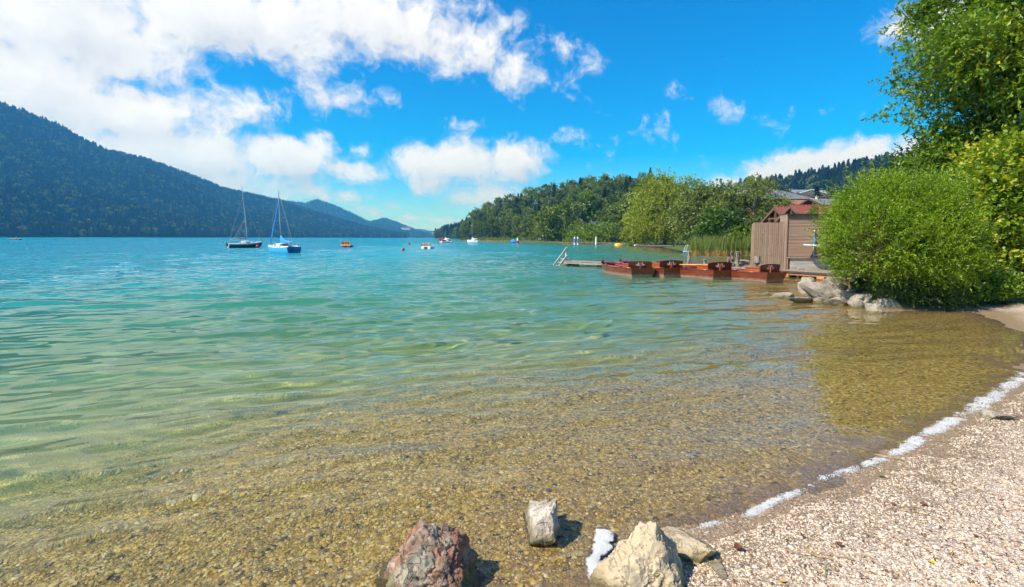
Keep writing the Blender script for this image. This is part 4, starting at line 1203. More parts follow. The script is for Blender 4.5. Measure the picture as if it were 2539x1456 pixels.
for (lab, pxl, pxr, yw, ang, seed, oars) in [
        ('dark red wooden rowing boat farthest out on the jetty, its bow fully in view', 1569, 1613, 685.5, -13, 1, False),
        ('dark red rowing boat second from the outer end, tucked between its neighbours', 1649, 1691, 685.5, -19, 2, False),
        ('red brown rowing boat with yellow oars lying across it', 1771, 1813, 692.8, -19, 3, True),
        ('rowing boat nearest the shed, its orange side lit by the sun', 1902, 1935, 698.2, -27, 4, False)]:
    b_ = rowing_boat(lab, seed, oars)
    pl, pr = at(pxl, yw, 0), at(pxr, yw, 0)
    p = (pl + pr) / 2
    b_.location = (p.x, p.y, 0); b_.rotation_euler = (R(random.uniform(-.8, .8)), R(random.uniform(-.8, .8)), R(-ang))
    wpx = (pr - pl).length / math.cos(math.atan2(p.x, p.y) - R(ang))
    b_.scale = (wpx / .92,) * 3
# ================================================================== buildings
M['chaletmid'] = mat('brown_chalet_timber', (.17, .085, .045), (.11, .05, .028), 3, .8, .2, 18)
def gable_house(name, label, loc, rz, L, W, H, rise, wallm, roofm, over=.5, windows=(), gwindows=(), parts=(), trim=None, rooft=.16, ridge_tiles=None, cat='house'):
    """ridge along local x (length L), gable ends at x=0 and x=L, width W along y, walls H high"""
    t = thing(name, label, cat, loc, rz)
    MB().add([(0, -W / 2, -2), (L, -W / 2, -2), (L, W / 2, -2), (0, W / 2, -2), (0, -W / 2, H), (L, -W / 2, H), (L, W / 2, H), (0, W / 2, H), (0, 0, H + rise), (L, 0, H + rise)],
             [(0, 1, 5, 4), (1, 2, 6, 9, 5), (2, 3, 7, 6), (3, 0, 4, 8, 7), (4, 5, 9, 8), (6, 7, 8, 9), (0, 3, 2, 1)]).build('wall', wallm, t)
    sl = rise / (W / 2); ln = math.hypot(W / 2 + over, (W / 2 + over) * sl)
    nx, nz = -sl / math.hypot(1, sl), 1 / math.hypot(1, sl)
    for sg in (-1, 1):
        if ridge_tiles:
            nc, nr_ = ridge_tiles
            V, F = [], []
            for i in range(nr_ * 2 + 1):
                row = i // 2; frac = row / nr_
                for j in range(nc * 4 + 1):
                    u = -over + (L + 2 * over) * j / (nc * 4)
                    v = (W / 2 + over) * frac
                    hgt = .05 * abs(math.sin(j / 4 * PI)) + (.05 if i % 2 == 1 else 0) + rooft
                    if i % 2 == 0 and i > 0: hgt = .05 * abs(math.sin(j / 4 * PI)) + rooft
                    V.append((u, sg * v + sg * sl * hgt * .4, H + rise - v * sl + hgt))
            m_ = nc * 4 + 1
            for i in range(nr_ * 2):
                for j in range(nc * 4): F.append((i * m_ + j, i * m_ + j + 1, (i + 1) * m_ + j + 1, (i + 1) * m_ + j))
            MB().add(V, F).build('roof', roofm, t, smooth='auto')
            a = Vector((L / 2, sg * (W / 4 + over / 2), H + rise - (W / 4 + over / 2) * sl + rooft / 2))
            MB().box(a, (L + 2 * over, ln, rooft * .8), rot=(-sg * math.atan(sl), 0, 0)).build('roof_boarding', M['chalet'], t)
        else:
            a = Vector((L / 2, sg * (W / 4 + over / 2), H + rise - (W / 4 + over / 2) * sl + rooft / 2 + .01))
            MB().box(a, (L + 2 * over, ln, rooft), rot=(-sg * math.atan(sl), 0, 0)).build('roof', roofm, t)
        for xx in (-over - .02, L + over + .02):
            p0 = (xx, 0, H + rise + rooft * .3); p1 = (xx, sg * (W / 2 + over), H + rise - (W / 2 + over) * sl + rooft * .3)
            MB().bar(p0, p1, .06, .24).build('barge_board', trim or M['chalet'], t)
    for (side, u, z, w, h) in windows:
        x, y, rot = {'f': (u, -W / 2 - .02, 0), 'b': (u, W / 2 + .02, 0), 'g': (-.02, u, 1), 'h': (L + .02, u, 1)}[side]
        s_ = (.08, w, h) if rot else (w, .08, h)
        wn_ = MB().box((x, y, z), s_).build('window', M['white'], t)
        s2 = (.1, w * .42, h * .86) if rot else (w * .42, .1, h * .86)
        for q in (-.235, .235):
            c = (x, y + q * w, z) if rot else (x + q * w, y, z)
            MB().box(c, s2).build('pane', M['glass'], wn_)
    return t
def place(px, py, Y): return at_y(px, py, Y)
# two boathouses with red tiled roofs behind the screen
rdir = R(3)
def boathouse(label, px, py, Y, L, W, rise, H=2.4):
    a = place(px, py, Y)
    t = gable_house('boathouse', label, (a.x, a.y, a.z - H - rise), rdir, L, W, H, rise, M['chalet'], M['redtile'], .55, ridge_tiles=(int(L / .24), int(W / 2 / .30)), rooft=.12, trim=M['chaletmid'], cat='boathouse')
    for y_ in (-W * .3, 0, W * .3):
        MB().box((-.42, y_, H / 2 + .2), (.13, .13, H + .4)).build('gable_post', M['chaletmid'], t)
    MB().box((-.42, 0, H + .02), (.12, W + .3, .13)).build('tie_beam', M['chaletmid'], t)
    MB().box((-.42, 0, H + rise * .6), (.11, .11, rise * .8)).build('king_post', M['chaletmid'], t)
    MB().box((L / 2, 0, H + rise + .17), (L + 1.1, .2, .09)).build('ridge_tile', M['redtile'], t, bevel=.02)
    return t
boathouse('timber boathouse with a red tiled gable roof, left of the pair behind the screen', 1935, 518, 46, 5, 3.1, .88)
boathouse('timber boathouse with a red tiled gable roof, right of the pair behind the shed', 1976, 514, 42, 8, 3.0, .82)
# big house with the hipped grey shingle roof
e0 = place(1926, 497, 92); e1 = place(1997, 496, 92); ap = place(1908, 466, 97)
gh = thing('hip_roofed_house', 'big timber house with a grey shingled hip roof behind the birch', 'house', (ap.x, ap.y, e1.z))
wR, dep_ = e1.x - ap.x, 8.0
rz_ = ap.z - e1.z
MB().add([(-wR - 4, -dep_, 0), (wR, -dep_, 0), (wR, dep_, 0), (-wR - 4, dep_, 0), (-4, 0, rz_), (0, 0, rz_)], [(0, 1, 5, 4), (1, 2, 5), (2, 3, 4, 5), (3, 0, 4), (0, 3, 2, 1)]).build('roof', M['greyroof'], gh)
sh_rows = MB()
for i in range(1, 11):
    f_ = i / 11
    y_ = -dep_ * (1 - f_); xr = wR * (1 - f_)
    sh_rows.bar((-wR * (1 - f_) - 4, y_ - .03, rz_ * f_ + .02), (xr, y_ - .03, rz_ * f_ + .02), .06, .05)
sh_rows.build('shingle_course', M['greyroof'], gh)
MB().box((-2, -dep_ - .02, -.12), (2 * wR + 4, .1, .22)).build('fascia', M['chalet'], gh)
MB().box((-2, 0, -3.2), (2 * wR + 1.6, 2 * dep_ - 2.4, 6.4)).build('wall', M['chaletlight'], gh)
for x_ in (wR - 5.6, wR - 4.0, wR - 2.6):
    w_ = MB().box((x_, -dep_ + 1.17, -1.35), (1.25, .1, 1.7)).build('window', M['chaletlight'], gh)
    MB().box((x_, -dep_ + 1.12, -1.35), (1.0, .1, 1.45)).build('pane', M['glass'], w_)
MB().box((wR - 1.3, -dep_ + 1.1, -3.1), (1.5, .3, 1.4)).build('balcony', M['white'], gh)
# chalet with flowers and a grey roof
a = place(2013, 495, 74)
ch = gable_house('chalet', 'dark brown chalet with purple balcony flowers and a grey roof', (a.x, a.y, a.z - 4.4), R(8), 4.2, 5.2, 3.4, 1.0, M['chalet'], M['greyroof'], .5, rooft=.14)
MB().box((-.4, 0, 2.4), (.8, 4.4, .12)).build('balcony_floor', M['chaletlight'], ch)
MB().box((-.8, 0, 2.75), (.08, 4.4, .6)).build('balcony_rail', M['chalet'], ch)
rg_ = np.random.default_rng(3)
fv = rg_.normal(size=(260, 3)) * [.10, 1.1, .08] + [-.9, -.8, 3.1]
V_, F_, T_ = sprays(fv, rg_.normal(size=(260, 3)) + [0, 0, .5], .25, 4, .2, .16, rg=rg_)
np_obj('balcony_flowers', V_, F_, M['flowers'], ch)
MB().box((.6, -.2, 4.5), (.26, .26, .5)).build('chimney', M['render'], ch)
cap_ = MB().box((.6, -.2, 4.8), (.36, .36, .07)).build('chimney_cap', M['alu'], ch)
# low roof between
a = place(1985, 500, 84)
gable_house('outbuilding', 'low outbuilding with a rust brown roof beside the flowered chalet', (a.x - 2, a.y, a.z - 3.3), .15, 6, 5, 2.5, .9, M['render'], M['chaletlight'], .6, windows=[('f', 1.5, 1.6, 1.0, .9), ('f', 3.6, 1.6, 1.0, .9)])
# houses up the slope
a = place(1990, 474, 215)
gable_house('hillside_house', 'white gabled house with a broad dark balcony up the slope', (a.x, a.y - 6, a.z - 8.0), R(78), 11, 13, 6, 2.0, M['render'], M['slate'], 1.2, windows=[('g', -3, 1.8, 1.4, 1.4), ('g', 0, 1.8, 1.4, 1.4), ('g', 3, 1.8, 1.4, 1.4), ('g', -2, 4.6, 1.4, 1.4), ('g', 2, 4.6, 1.4, 1.4)], trim=M['white'])
a = place(1992, 486, 190)
gable_house('hillside_house', 'orange timber house with a dark roof below the white gabled house', (a.x - 1, a.y, a.z - 3.2), R(16), 9, 7, 2.6, 1.3, M['orangewall'], M['chalet'], .8, windows=[('f', 2, 1.4, .9, 1.1), ('f', 4.4, 1.4, .9, 1.1), ('f', 6.8, 1.4, .9, 1.1)])
a = place(1953, 475, 225)
gable_house('hillside_house', 'dark gabled house left of the white gabled house', (a.x - 3, a.y, a.z - 5.5), R(60), 9, 9, 4, 1.7, M['chalet'], M['greyroof'], 1.0, windows=[('g', -2, 2.4, 1.2, 1.2), ('g', 2, 2.4, 1.2, 1.2)], trim=M['white'])
a = place(2004, 472, 235)
gable_house('hillside_house', 'long grey roofed house behind the white gabled house', (a.x - 9, a.y, a.z - 6.5), R(5), 16, 9, 5, 1.6, M['render'], M['greyroof'], .9, windows=[('f', 3, 3.2, 1.2, 1.3), ('f', 7, 3.2, 1.2, 1.3), ('f', 11, 3.2, 1.2, 1.3)])
# shore huts below the wooded hill
a = place(1549, 562, 186)
hut = gable_house('shore_hut', 'small dark hut with a blue black roof among the shore bushes', (a.x, a.y, a.z - 4.4), R(28), 6, 4.8, 2.5, 1.9, M['chalet'], M['slate'], .6, rooft=.14, cat='hut')
MB().box((-.9, 0, .1), (1.2, 3.6, .12)).build('porch_floor', M['chalet'], hut)
MB().box((-1.4, 0, .55), (.08, 3.6, .8)).build('porch_rail', M['chalet'], hut)
MB().box((-.06, .5, 1.0), (.08, .8, 1.5)).build('door', M['bluepaint'], hut)
a = place(1484, 549, 215)
gable_house('shore_house', 'house with a steep dark roof half hidden by the shore trees', (a.x - 3, a.y, a.z - 6.4), R(-8), 6, 6.5, 3.2, 3.0, M['render'], M['slate'], .5, rooft=.14, windows=[('f', 2, 1.6, 1, 1.1), ('f', 4.2, 1.6, 1, 1.1)])
# castle and small houses on the far shore
a = place(1001, 588, 3120)
cas = thing('lakeside_castle', 'pale castle tower with a steep grey roof on the far shore', 'castle', (a.x, a.y - 40, 0))
MB().box((0, 0, 8), (17, 17, 18)).build('tower', M['render'], cas)
MB().add([(-9, -9, 17), (9, -9, 17), (9, 9, 17), (-9, 9, 17), (0, 0, 31)], [(0, 1, 4), (1, 2, 4), (2, 3, 4), (3, 0, 4), (0, 3, 2, 1)]).build('roof', M['slate'], cas)
MB().box((18, 2, 4), (22, 12, 10)).build('wing', M['render'], cas)
MB().add([(6.5, -4.5, 9), (29.5, -4.5, 9), (29.5, 8.5, 9), (6.5, 8.5, 9), (8, 2, 13), (28, 2, 13)], [(0, 1, 5, 4), (1, 2, 5), (2, 3, 4, 5), (3, 0, 4), (0, 3, 2, 1)]).build('wing_roof', M['slate'], cas)
for i in range(4):
    MB().box((-6 + i * 4, -8.6, 12), (1.4, .4, 2)).build('window', M['glass'], cas)
for (lab, px, py, Y, L, W, H, rise, wm, rm) in [('white boathouse row on the far shore left of the castle', 930, 588.5, 2960, 60, 10, 5, 3, 'white', 'greyroof'), ('small pink house on the dark left mountainside', 6, 510, 1420, 22, 12, 9, 4, 'pinkwall', 'greyroof'),
        ('white farmhouse on the far meadow below the pointed peak', 899, 571, 3250, 26, 14, 7, 5, 'white', 'redtile'), ('long white building on the slope above the castle', 1006, 569, 3500, 60, 14, 8, 4, 'white', 'greyroof'),
        ('tiny pale house on the distant low hills', 1075, 580, 3900, 24, 14, 8, 5, 'render', 'redtile'), ('tiny white house beside the distant bright meadow', 1052, 577, 4100, 24, 14, 8, 5, 'white', 'slate')]:
    a = place(px, py, Y)
    gable_house('far_house', lab, (a.x - L / 2, a.y, a.z), 0, L, W, H, rise, M[wm], M[rm], 1.0, rooft=.6, windows=[('f', L * q, H * .6, L * .06, H * .25) for q in (.2, .4, .6, .8)])

# ================================================================== boats on the lake
def hull_rings(L, B, free, draft, stern=.75, n=15, sheer=.2):
    """bow at +x, stern at x=0"""
    rings = []
    for i in range(n):
        t = i / (n - 1)
        b = B / 2 * (stern + (1 - stern) * math.sin(min(1, t / .45) * PI / 2)) * (1 if t < .45 else max(.0, 1 - ((t - .45) / .55) ** 2.3)) + .012
        z1 = free * (1 + sheer * (2 * t - .7) ** 2)
        d_ = draft * (math.sin(PI * min(1, .25 + t * .72)) ** .7)
        x1 = t * L
        sh = .10 * L * max(0, t - .8) / .2
        rings.append([(x1 + sh * .0, -b, z1), (x1 - sh * .3, -b * .94, z1 * .35), (x1 - sh * .7, -b * .66, -d_ * .7), (x1 - sh * .8, 0, -d_), (x1 - sh * .7, b * .66, -d_ * .7), (x1 - sh * .3, b * .94, z1 * .35), (x1, b, z1)])
    return rings
def sailboat(name, label, loc, rz, L, B, free, mast, hullm, transm, stripe, roll=0.0, boom_cover='bluecloth', jib='bluecloth', cabin_door=True, detail=True, mast_x=.56):
    t = thing(name, label, 'sailboat', loc, rz)
    t.rotation_euler = (R(roll), 0, rz)
    rs = hull_rings(L, B, free, free * .5)
    MB().loft(rs, closed=False, cap0=False, cap1=False).build('hull', hullm, t, smooth=True)
    r0 = rs[0]
    MB().add([(x - .06 * (z > 0), y, z) for x, y, z in r0], [tuple(range(len(r0)))]).build('transom', transm, t)
    dk = MB()
    for i in range(len(rs) - 1):
        a, b, c, d_ = rs[i][0], rs[i][-1], rs[i + 1][-1], rs[i + 1][0]
        dk.add([(p[0], p[1] * .985, p[2] - .01) for p in (a, d_, c, b)], [(0, 1, 2, 3)])
    dk.build('deck', M['whitegel'], t)
    for s_ in (0, -1):
        MB().tube([Vector(r_[s_]) + Vector((0, 0, .0)) for r_ in rs], .022 * L / 5, 6).build('rub_rail', stripe, t, smooth=True)
    zc = free * 1.0
    # cabin trunk
    cb = []
    for x_, w_, h_ in ((.33 * L, .36 * B, .42), (.40 * L, .37 * B, .46), (.60 * L, .33 * B, .38), (.72 * L, .22 * B, .16), (.76 * L, .16 * B, .02)):
        cb.append([(x_, -w_, zc), (x_, -w_ * .86, zc + h_ * .8), (x_, -w_ * .5, zc + h_), (x_, w_ * .5, zc + h_), (x_, w_ * .86, zc + h_ * .8), (x_, w_, zc)])
    cab = MB().loft(cb, closed=False).build('cabin', M['whitegel'], t, smooth='auto')
    if detail:
        if cabin_door: MB().box((.33 * L - .02, .05, zc + .21), (.05, .30 * B, .42)).build('companionway', M['sunlitwood'], cab)
        for sg in (-1, 1):
            MB().box((.50 * L, sg * .335 * B, zc + .24), (.5, .06, .13), rot=(sg * R(-12), 0, 0)).build('port_light', M['glass'], cab, bevel=.02)
        MB().box((.17 * L, 0, zc - .01), (.28 * L, .42 * B, .03)).build('cockpit', M['greywood'], t)
        for sg in (-1, 1):
            MB().box((.18 * L, sg * .26 * B, zc + .07), (.30 * L, .05, .14)).build('coaming', M['whitegel'], t)
        pl = MB()
        for x_ in (.03 * L, .16 * L):
            for sg in (-1, 1): pl.tube([(x_, sg * .37 * B, zc), (x_, sg * .37 * B, zc + .42)], .014, 5)
        pl.tube([(.16 * L, -.37 * B, zc + .42), (.03 * L, -.37 * B, zc + .42), (.03 * L, .37 * B, zc + .42), (.16 * L, .37 * B, zc + .42)], .014, 5)
        pl.build('stern_rail', M['alu'], t)
        pb = MB(); xe = L * .97
        for x_, yy in ((xe, .03), (L * .84, .17 * B)):
            for sg in (-1, 1): pb.tube([(x_, sg * yy, zc * 1.2), (x_, sg * yy, zc * 1.2 + .4)], .014, 5)
        pb.tube([(L * .84, -.17 * B, zc * 1.2 + .4), (xe, 0, zc * 1.2 + .42), (L * .84, .17 * B, zc * 1.2 + .4)], .014, 5)
        pb.build('bow_rail', M['alu'], t)
    mx_ = mast_x * L
    MB().tube([(mx_, 0, zc + .2), (mx_, 0, mast * .5), (mx_ - .04, 0, mast)], [.045 * L / 5, .045 * L / 5, .03 * L / 5], 8).build('mast', M['alu'], t)
    zs = zc + (mast - zc) * .46
    MB().tube([(mx_, -.42 * B, zs), (mx_, .42 * B, zs)], .018 * L / 5, 6).build('spreader', M['alu'], t)
    wr_ = .0065 * L / 5 + .0035
    rig = MB()
    for sg in (-1, 1): rig.tube([(mx_, sg * .45 * B, zc), (mx_, sg * .42 * B, zs), (mx_, 0, mast * .93)], wr_, 4)
    rig.tube([(0.02, 0, zc), (mx_ - .04, 0, mast * .99)], wr_, 4)
    rig.build('rigging', M['rig'], t)
    if jib: MB().tube([(L * .97, 0, zc * 1.25 + .1), (L * .97 - (L * .97 - mx_) * .45, 0, zc + (mast * .84 - zc) * .45), (mx_ + .05, 0, mast * .84)], [.05 * L / 5, .055 * L / 5, .025 * L / 5], 8).build('furled_jib', M[jib], t, smooth=True)
    else: MB().tube([(L * .97, 0, zc * 1.25), (mx_ + .02, 0, mast * .9)], wr_ * 1.6, 5).build('forestay', M['alu'], t)
    zb = zc + .62
    bm_ = MB().tube([(mx_ - .05, 0, zb), (.08 * L, 0, zb + .02)], .03 * L / 5, 8).build('boom', M['alu'], t)
    cov = []
    for i in range(9):
        q = i / 8
        x_ = mx_ + .04 - q * (mx_ - .10 * L)
        h_ = .12 + .62 * (1 - q) ** 3 * L / 5; w_ = .10 * (1 - .4 * q)
        cov.append([(x_, w_ * math.cos(a) * (1 if math.sin(a) < 0 else .5), zb - .04 + (h_ if math.sin(a) > 0 else .13) * math.sin(a)) for a in np.linspace(0, 2 * PI, 10, endpoint=False)])
    MB().loft(cov).build('sail_cover', M[boom_cover], t, smooth=True)
    MB().box((mx_ - .04, 0, mast + .06), (.16, .02, .03)).build('wind_vane', M['redplastic'], t)
    return t
M['greycanvas'] = mat('grey_canvas', (.26, .27, .29), (.18, .19, .2), 6, .9, .3, 20)
p = at(712, 627.5, 0)
kb = p.y / 1269.5
b1 = sailboat('sailboat', 'light blue sailboat with a bright blue sail cover and red cabin door', (p.x + 26 * kb, p.y - .9, 0), R(139), 6.1 * kb / .0453, 2.1 * kb / .0453, .66, 155 * kb, M['bluehull'], M['darkblue'], M['white'], roll=-1.5, mast_x=.50)
MB().box((-.09, .25, .32), (.06, .3, .18)).build('nameplate', M['darkmetal'], b1)
p = at(582, 614.5, 0)
kb = p.y / 1269.5
b2 = thing('catamaran', 'dark hulled trimaran sailboat with bare mast beside a red buoy', 'sailboat', (p.x - 6 * kb, p.y - 1.2, 0), R(38))
b2.rotation_euler = (R(1.5), R(-2.0), R(38))
Lb = 4.7 * kb / .0605
rs = hull_rings(Lb, .42 * Lb, .62, .3, stern=.86)
MB().loft(rs, closed=False, cap0=False, cap1=False).build('hull', M['blackhull'], b2, smooth=True)
MB().add(rs[0], [tuple(range(7))]).build('transom', M['whitegel'], b2)
for s_ in (0, -1):
    MB().tube([Vector(r_[s_]) * 1.0 + Vector((0, 0, -.13)) for r_ in rs], .02, 6).build('hull_stripe', M['white'], b2)
    MB().tube([Vector(r_[s_]) for r_ in rs], .03, 6).build('rub_rail', M['white'], b2)
dk = MB()
for i in range(len(rs) - 1):
    q = [rs[i][0], rs[i + 1][0], rs[i + 1][-1], rs[i][-1]]
    dk.add([(x_, y_ * .985, z_ - .01) for x_, y_, z_ in q], [(0, 1, 2, 3)])
dk.build('deck', M['whitegel'], b2)
cb = [[(x_, -w_, .62), (x_, -w_ * .8, .62 + h_ * .8), (x_, -w_ * .4, .62 + h_), (x_, w_ * .4, .62 + h_), (x_, w_ * .8, .62 + h_ * .8), (x_, w_, .62)] for x_, w_, h_ in ((.36 * Lb, .8, .4), (.5 * Lb, .8, .46), (.68 * Lb, .6, .3), (.78 * Lb, .4, .03))]
cb_o = MB().loft(cb, closed=False).build('cabin', M['whitegel'], b2, smooth='auto')
MB().box((.36 * Lb - .03, 0, .82), (.05, .7, .36)).build('hatch', M['chaletlight'], cb_o)
for sg in (-1, 1): MB().box((.56 * Lb, sg * .70, .84), (.7, .05, .14), rot=(sg * R(-18), 0, 0)).build('port_light', M['glass'], cb_o)
mh = 150 * kb
MB().tube([(.54 * Lb, 0, .7), (.54 * Lb, .05, mh * .55), (.50 * Lb, .14, mh)], [.06, .055, .03], 8).build('mast', M['alu'], b2)
MB().tube([(.53 * Lb, -.9, mh * .42), (.53 * Lb, .9, mh * .42)], .02, 6).build('spreader', M['alu'], b2)
MB().tube([(Lb * .99, 0, .75), (.53 * Lb, .1, mh * .74)], [.05, .03], 8).build('furled_jib', M['greycanvas'], b2)
rg2 = MB()
for sg in (-1, 1): rg2.tube([(.5 * Lb, sg * 1.05, .62), (.53 * Lb, sg * .9, mh * .42), (.51 * Lb, .12, mh * .8)], .012, 4)
rg2.tube([(.02, 0, .62), (.51 * Lb, .12, mh * .82)], .012, 4)
for q in (.30, .38, .46): rg2.tube([(.52 * Lb - q * Lb * .8, 0, 1.35), (.53 * Lb, .05, mh * .48)], .009, 4)
rg2.build('rigging', M['rig'], b2)
MB().tube([(.53 * Lb, 0, 1.45), (.06 * Lb, 0, 1.25)], .04, 8).build('boom', M['alu'], b2)
cov = [[(.53 * Lb - q * .45 * Lb, .10 * math.cos(a), 1.52 - .17 * q + (.14 - .05 * q) * math.sin(a)) for a in np.linspace(0, 2 * PI, 10, endpoint=False)] for q in np.linspace(0, 1, 7)]
MB().loft(cov).build('stowed_sail', M['greycanvas'], b2, smooth=True)
MB().box((-.16, .35, .35), (.09, .22, 1.3)).build('rudder', M['darkwood'], b2, bevel=.02)
ob = MB().box((-.2, -.35, .5), (.28, .26, .5)).build('outboard_motor', M['darkmetal'], b2, bevel=.04)
MB().tube([(0, -.8, .65), (-.3, -.8, .95), (-.3, .8, .95), (0, .8, .65)], .018, 6).build('stern_rail', M['alu'], b2)
MB().box((-.22, -.75, .22), (.4, .5, .05)).build('swim_platform', M['weathered'], b2)

def far_sail(label, px, yb, ytop, hullm, Lpx, rz):
    p_ = at(px, yb, 0); kk = p_.y / 1269.5
    L = max(4.5, Lpx * kk * 1.15)
    return sailboat('sailboat', label, (p_.x, p_.y, 0), rz, L, L * .34, .75, (yb - ytop) * kk, hullm, hullm, M['white'], jib=None, boom_cover='white' , detail=False)
far_sail('white sailboat moored off the tip of the wooded hill', 1186, 601.5, 548, M['whitegel'], 18, R(165))
far_sail('small distant sailboat with a red hull', 1116, 598.6, 572, M['redplastic'], 12, R(170))

# pedal boats seen from astern
def pedal_boat(label, px, yb, wpx, hullm, stripes, rz=0.0, people=False):
    p_ = at(px, yb, 0); kk = p_.y / 1269.5
    s_ = wpx * kk / 1.62
    t = thing('pedal_boat', label, 'pedal boat', (p_.x, p_.y, 0), rz, None, s_)
    for sg in (-1, 1):
        rr = [[(sg * .52 + .27 * w_ * math.cos(a), y_, .17 + .27 * math.sin(a) * (1 if math.sin(a) < 0 else .6) + lift) for a in np.linspace(0, 2 * PI, 10, endpoint=False)] for y_, w_, lift in ((0, .9, 0), (.6, 1, 0), (2.0, 1, 0), (2.6, .75, .06), (2.9, .3, .14))]
        MB().loft(rr).build('float_hull', hullm, t, smooth='auto')
    MB().box((0, 1.2, .36), (1.62, 2.0, .07)).build('deck', M['whitegel'], t, bevel=.02)
    MB().box((0, .1, .34), (1.62, .18, .10)).build('stern_board', M['whitegel'], t, bevel=.02)
    bk = MB().box((0, .42, .58), (1.42, .42, .36)).build('seat', stripes[1], t, bevel=.03)
    n_ = 14
    for i in range(n_):
        x0 = -.71 + 1.42 * i / n_; x1 = x0 + 1.42 / n_
        sag = lambda x: .04 * (x / .71) ** 2
        mb = MB()
        pts = [(.22, .42), (.12, .62), (.04, .86), (.03, .98)]
        rings = [[(x0, y_, z_ - sag(x0)), (x1, y_, z_ - sag(x1)), (x1, y_ + .05, z_ - sag(x1)), (x0, y_ + .05, z_ - sag(x0))] for y_, z_ in pts]
        mb.loft(rings).build('canvas_strip', stripes[i % len(stripes)], t)
    for sg in (-1, 1): MB().tube([(sg * .74, .25, .4), (sg * .74, .06, 1.0)], .022, 6).build('seat_frame', M['alu'], t)
    MB().box((0, .25, .16), (.34, .5, .34)).build('paddle_housing', M['darkmetal'], t, bevel=.03)
    MB().box((0, 1.9, .52), (.5, .5, .26)).build('pedal_box', M['whitegel'], t, bevel=.04)
    return t
pedal_boat('pedal boat with an orange and yellow striped seat back and red floats', 856.5, 613.3, 24, M['redplastic'], [M['orangecloth'], M['yellowcloth'], M['orangecloth'], M['orangecloth']], R(4))
pedal_boat('white pedal boat with a purple and cream striped seat back', 1055.5, 617.2, 25, M['whitegel'], [M['purplecloth'], M['creamcloth'], M['orangecloth'], M['creamcloth']], R(-6))
def buoy(label, px, yb, rpx, pin=True):
    p_ = at(px, yb, 0); r_ = rpx * p_.y / 1269.5
    t = thing('buoy', label, 'buoy', (p_.x, p_.y + r_, 0))
    MB().ball((0, 0, r_ * .62), r_, 16, 12).build('float', M['redplastic'], t, smooth=True)
    MB().tube([(0, 0, r_ * 1.55), (0, 0, r_ * 1.75)], r_ * .3, 8).build('collar', M['darkmetal'], t)
    MB().tube([(0, 0, r_ * 1.6), (0, 0, r_ * (2.5 if pin else 1.9))], r_ * .1, 6).build('mooring_pin', M['alu'], t)
    return t
buoy('big red mooring buoy beside the dark trimaran', 636, 614.6, 4.8, False)
buoy('round red buoy between the two striped pedal boats', 999, 621.3, 3.9)
buoy('small red buoy farther out, left of the purple striped pedal boat', 1014, 606.3, 2.8)

# people afloat
def person(parent, loc, shirt, rz, s_=1.0, rowing=False):
    o = thing('person', None, None, loc, rz) if parent is None else None
    me = bpy.data.meshes.new('person')
    V = [(0, 0, .12), (0, .0, .34), (0, .03, .56), (0, .05, .66), (0, .06, .74), (0, .07, .86),
         (.10, 0, .10), (.13, .38, .22), (.13, .62, -.02), (.13, .74, -.02), (-.10, 0, .10), (-.13, .38, .22), (-.13, .62, -.02), (-.13, .74, -.02),
         (.19, .05, .58), (.25, .20, .38), (.20, .44, .36), (-.19, .05, .58), (-.25, .20, .38), (-.20, .44, .36)]
    E_ = [(0, 1), (1, 2), (2, 3), (3, 4), (4, 5), (0, 6), (6, 7), (7, 8), (8, 9), (0, 10), (10, 11), (11, 12), (12, 13), (2, 14), (14, 15), (15, 16), (2, 17), (17, 18), (18, 19)]
    rad = [.15, .15, .15, .06, .085, .10, .10, .075, .05, .04, .10, .075, .05, .04, .065, .05, .035, .065, .05, .035]
    me.from_pydata(V, E_, [])
    ob = bpy.data.objects.new('person', me); COL.objects.link(ob)
    ob.modifiers.new('skin', 'SKIN'); sub = ob.modifiers.new('sub', 'SUBSURF'); sub.levels = 1; sub.render_levels = 1
    for i, q in enumerate(me.skin_vertices[0].data): q.radius = (rad[i], rad[i]); q.use_root = (i == 0)
    me.materials.append(M[shirt])
    ob.location = loc; ob.rotation_euler = (0, 0, rz); ob.scale = (s_,) * 3
    hd = MB().ball((0, .07, .83), (.085, .095, .12), 12, 8).build('head', M['skin'], ob, smooth=True)
    MB().ball((0, .045, .875), (.092, .10, .09), 10, 7).build('hair', M['hair'], ob, smooth=True)
    return ob
p_ = at(1093, 601.8, 0)
pbt = pedal_boat('distant white pedal boat carrying two people in red', 1093, 602.0, 15, M['whitegel'], [M['redplastic'], M['redplastic']], R(-60))
tag(person(None, (pbt.location.x - .5, pbt.location.y + .3, .75), 'redshirt', R(-60), 1.35), 'person in red sitting on the distant pedal boat, the left one', 'person')
tag(person(None, (pbt.location.x + .5, pbt.location.y + .9, .75), 'redshirt', R(-60), 1.35), 'person in red sitting on the distant pedal boat, the right one', 'person')
p_ = at(38, 594.8, 0)
rb = thing('row_boat', 'long low rowing boat on the open lake at the far left', 'rowing boat', (p_.x - 2.6, p_.y, 0), 0)
rs = [[(x_, -b_, z_), (x_, -b_ * .8, .02), (x_, 0, -.1), (x_, b_ * .8, .02), (x_, b_, z_)] for x_, b_, z_ in ((0, .03, .62), (.4, .25, .48), (1.4, .55, .38), (3.4, .6, .36), (4.8, .4, .45), (5.4, .25, .5))]
MB().loft(rs, closed=False).build('hull', M['darkwood'], rb, smooth='auto')
for s_ in (0, -1): MB().tube([r_[s_] for r_ in rs], .04, 6).build('gunwale', M['yellow'], rb)
MB().box((3.1, 0, .32), (.3, 1.0, .05)).build('thwart', M['weathered'], rb)
MB().box((1.6, 0, .32), (.3, 1.0, .05)).build('thwart', M['weathered'], rb)
for sg in (-1, 1): MB().tube([(2.6, sg * .5, .5), (.4 if sg > 0 else 4.6, sg * 1.9, .62)], .03, 6).build('oar', M['weathered'], rb)
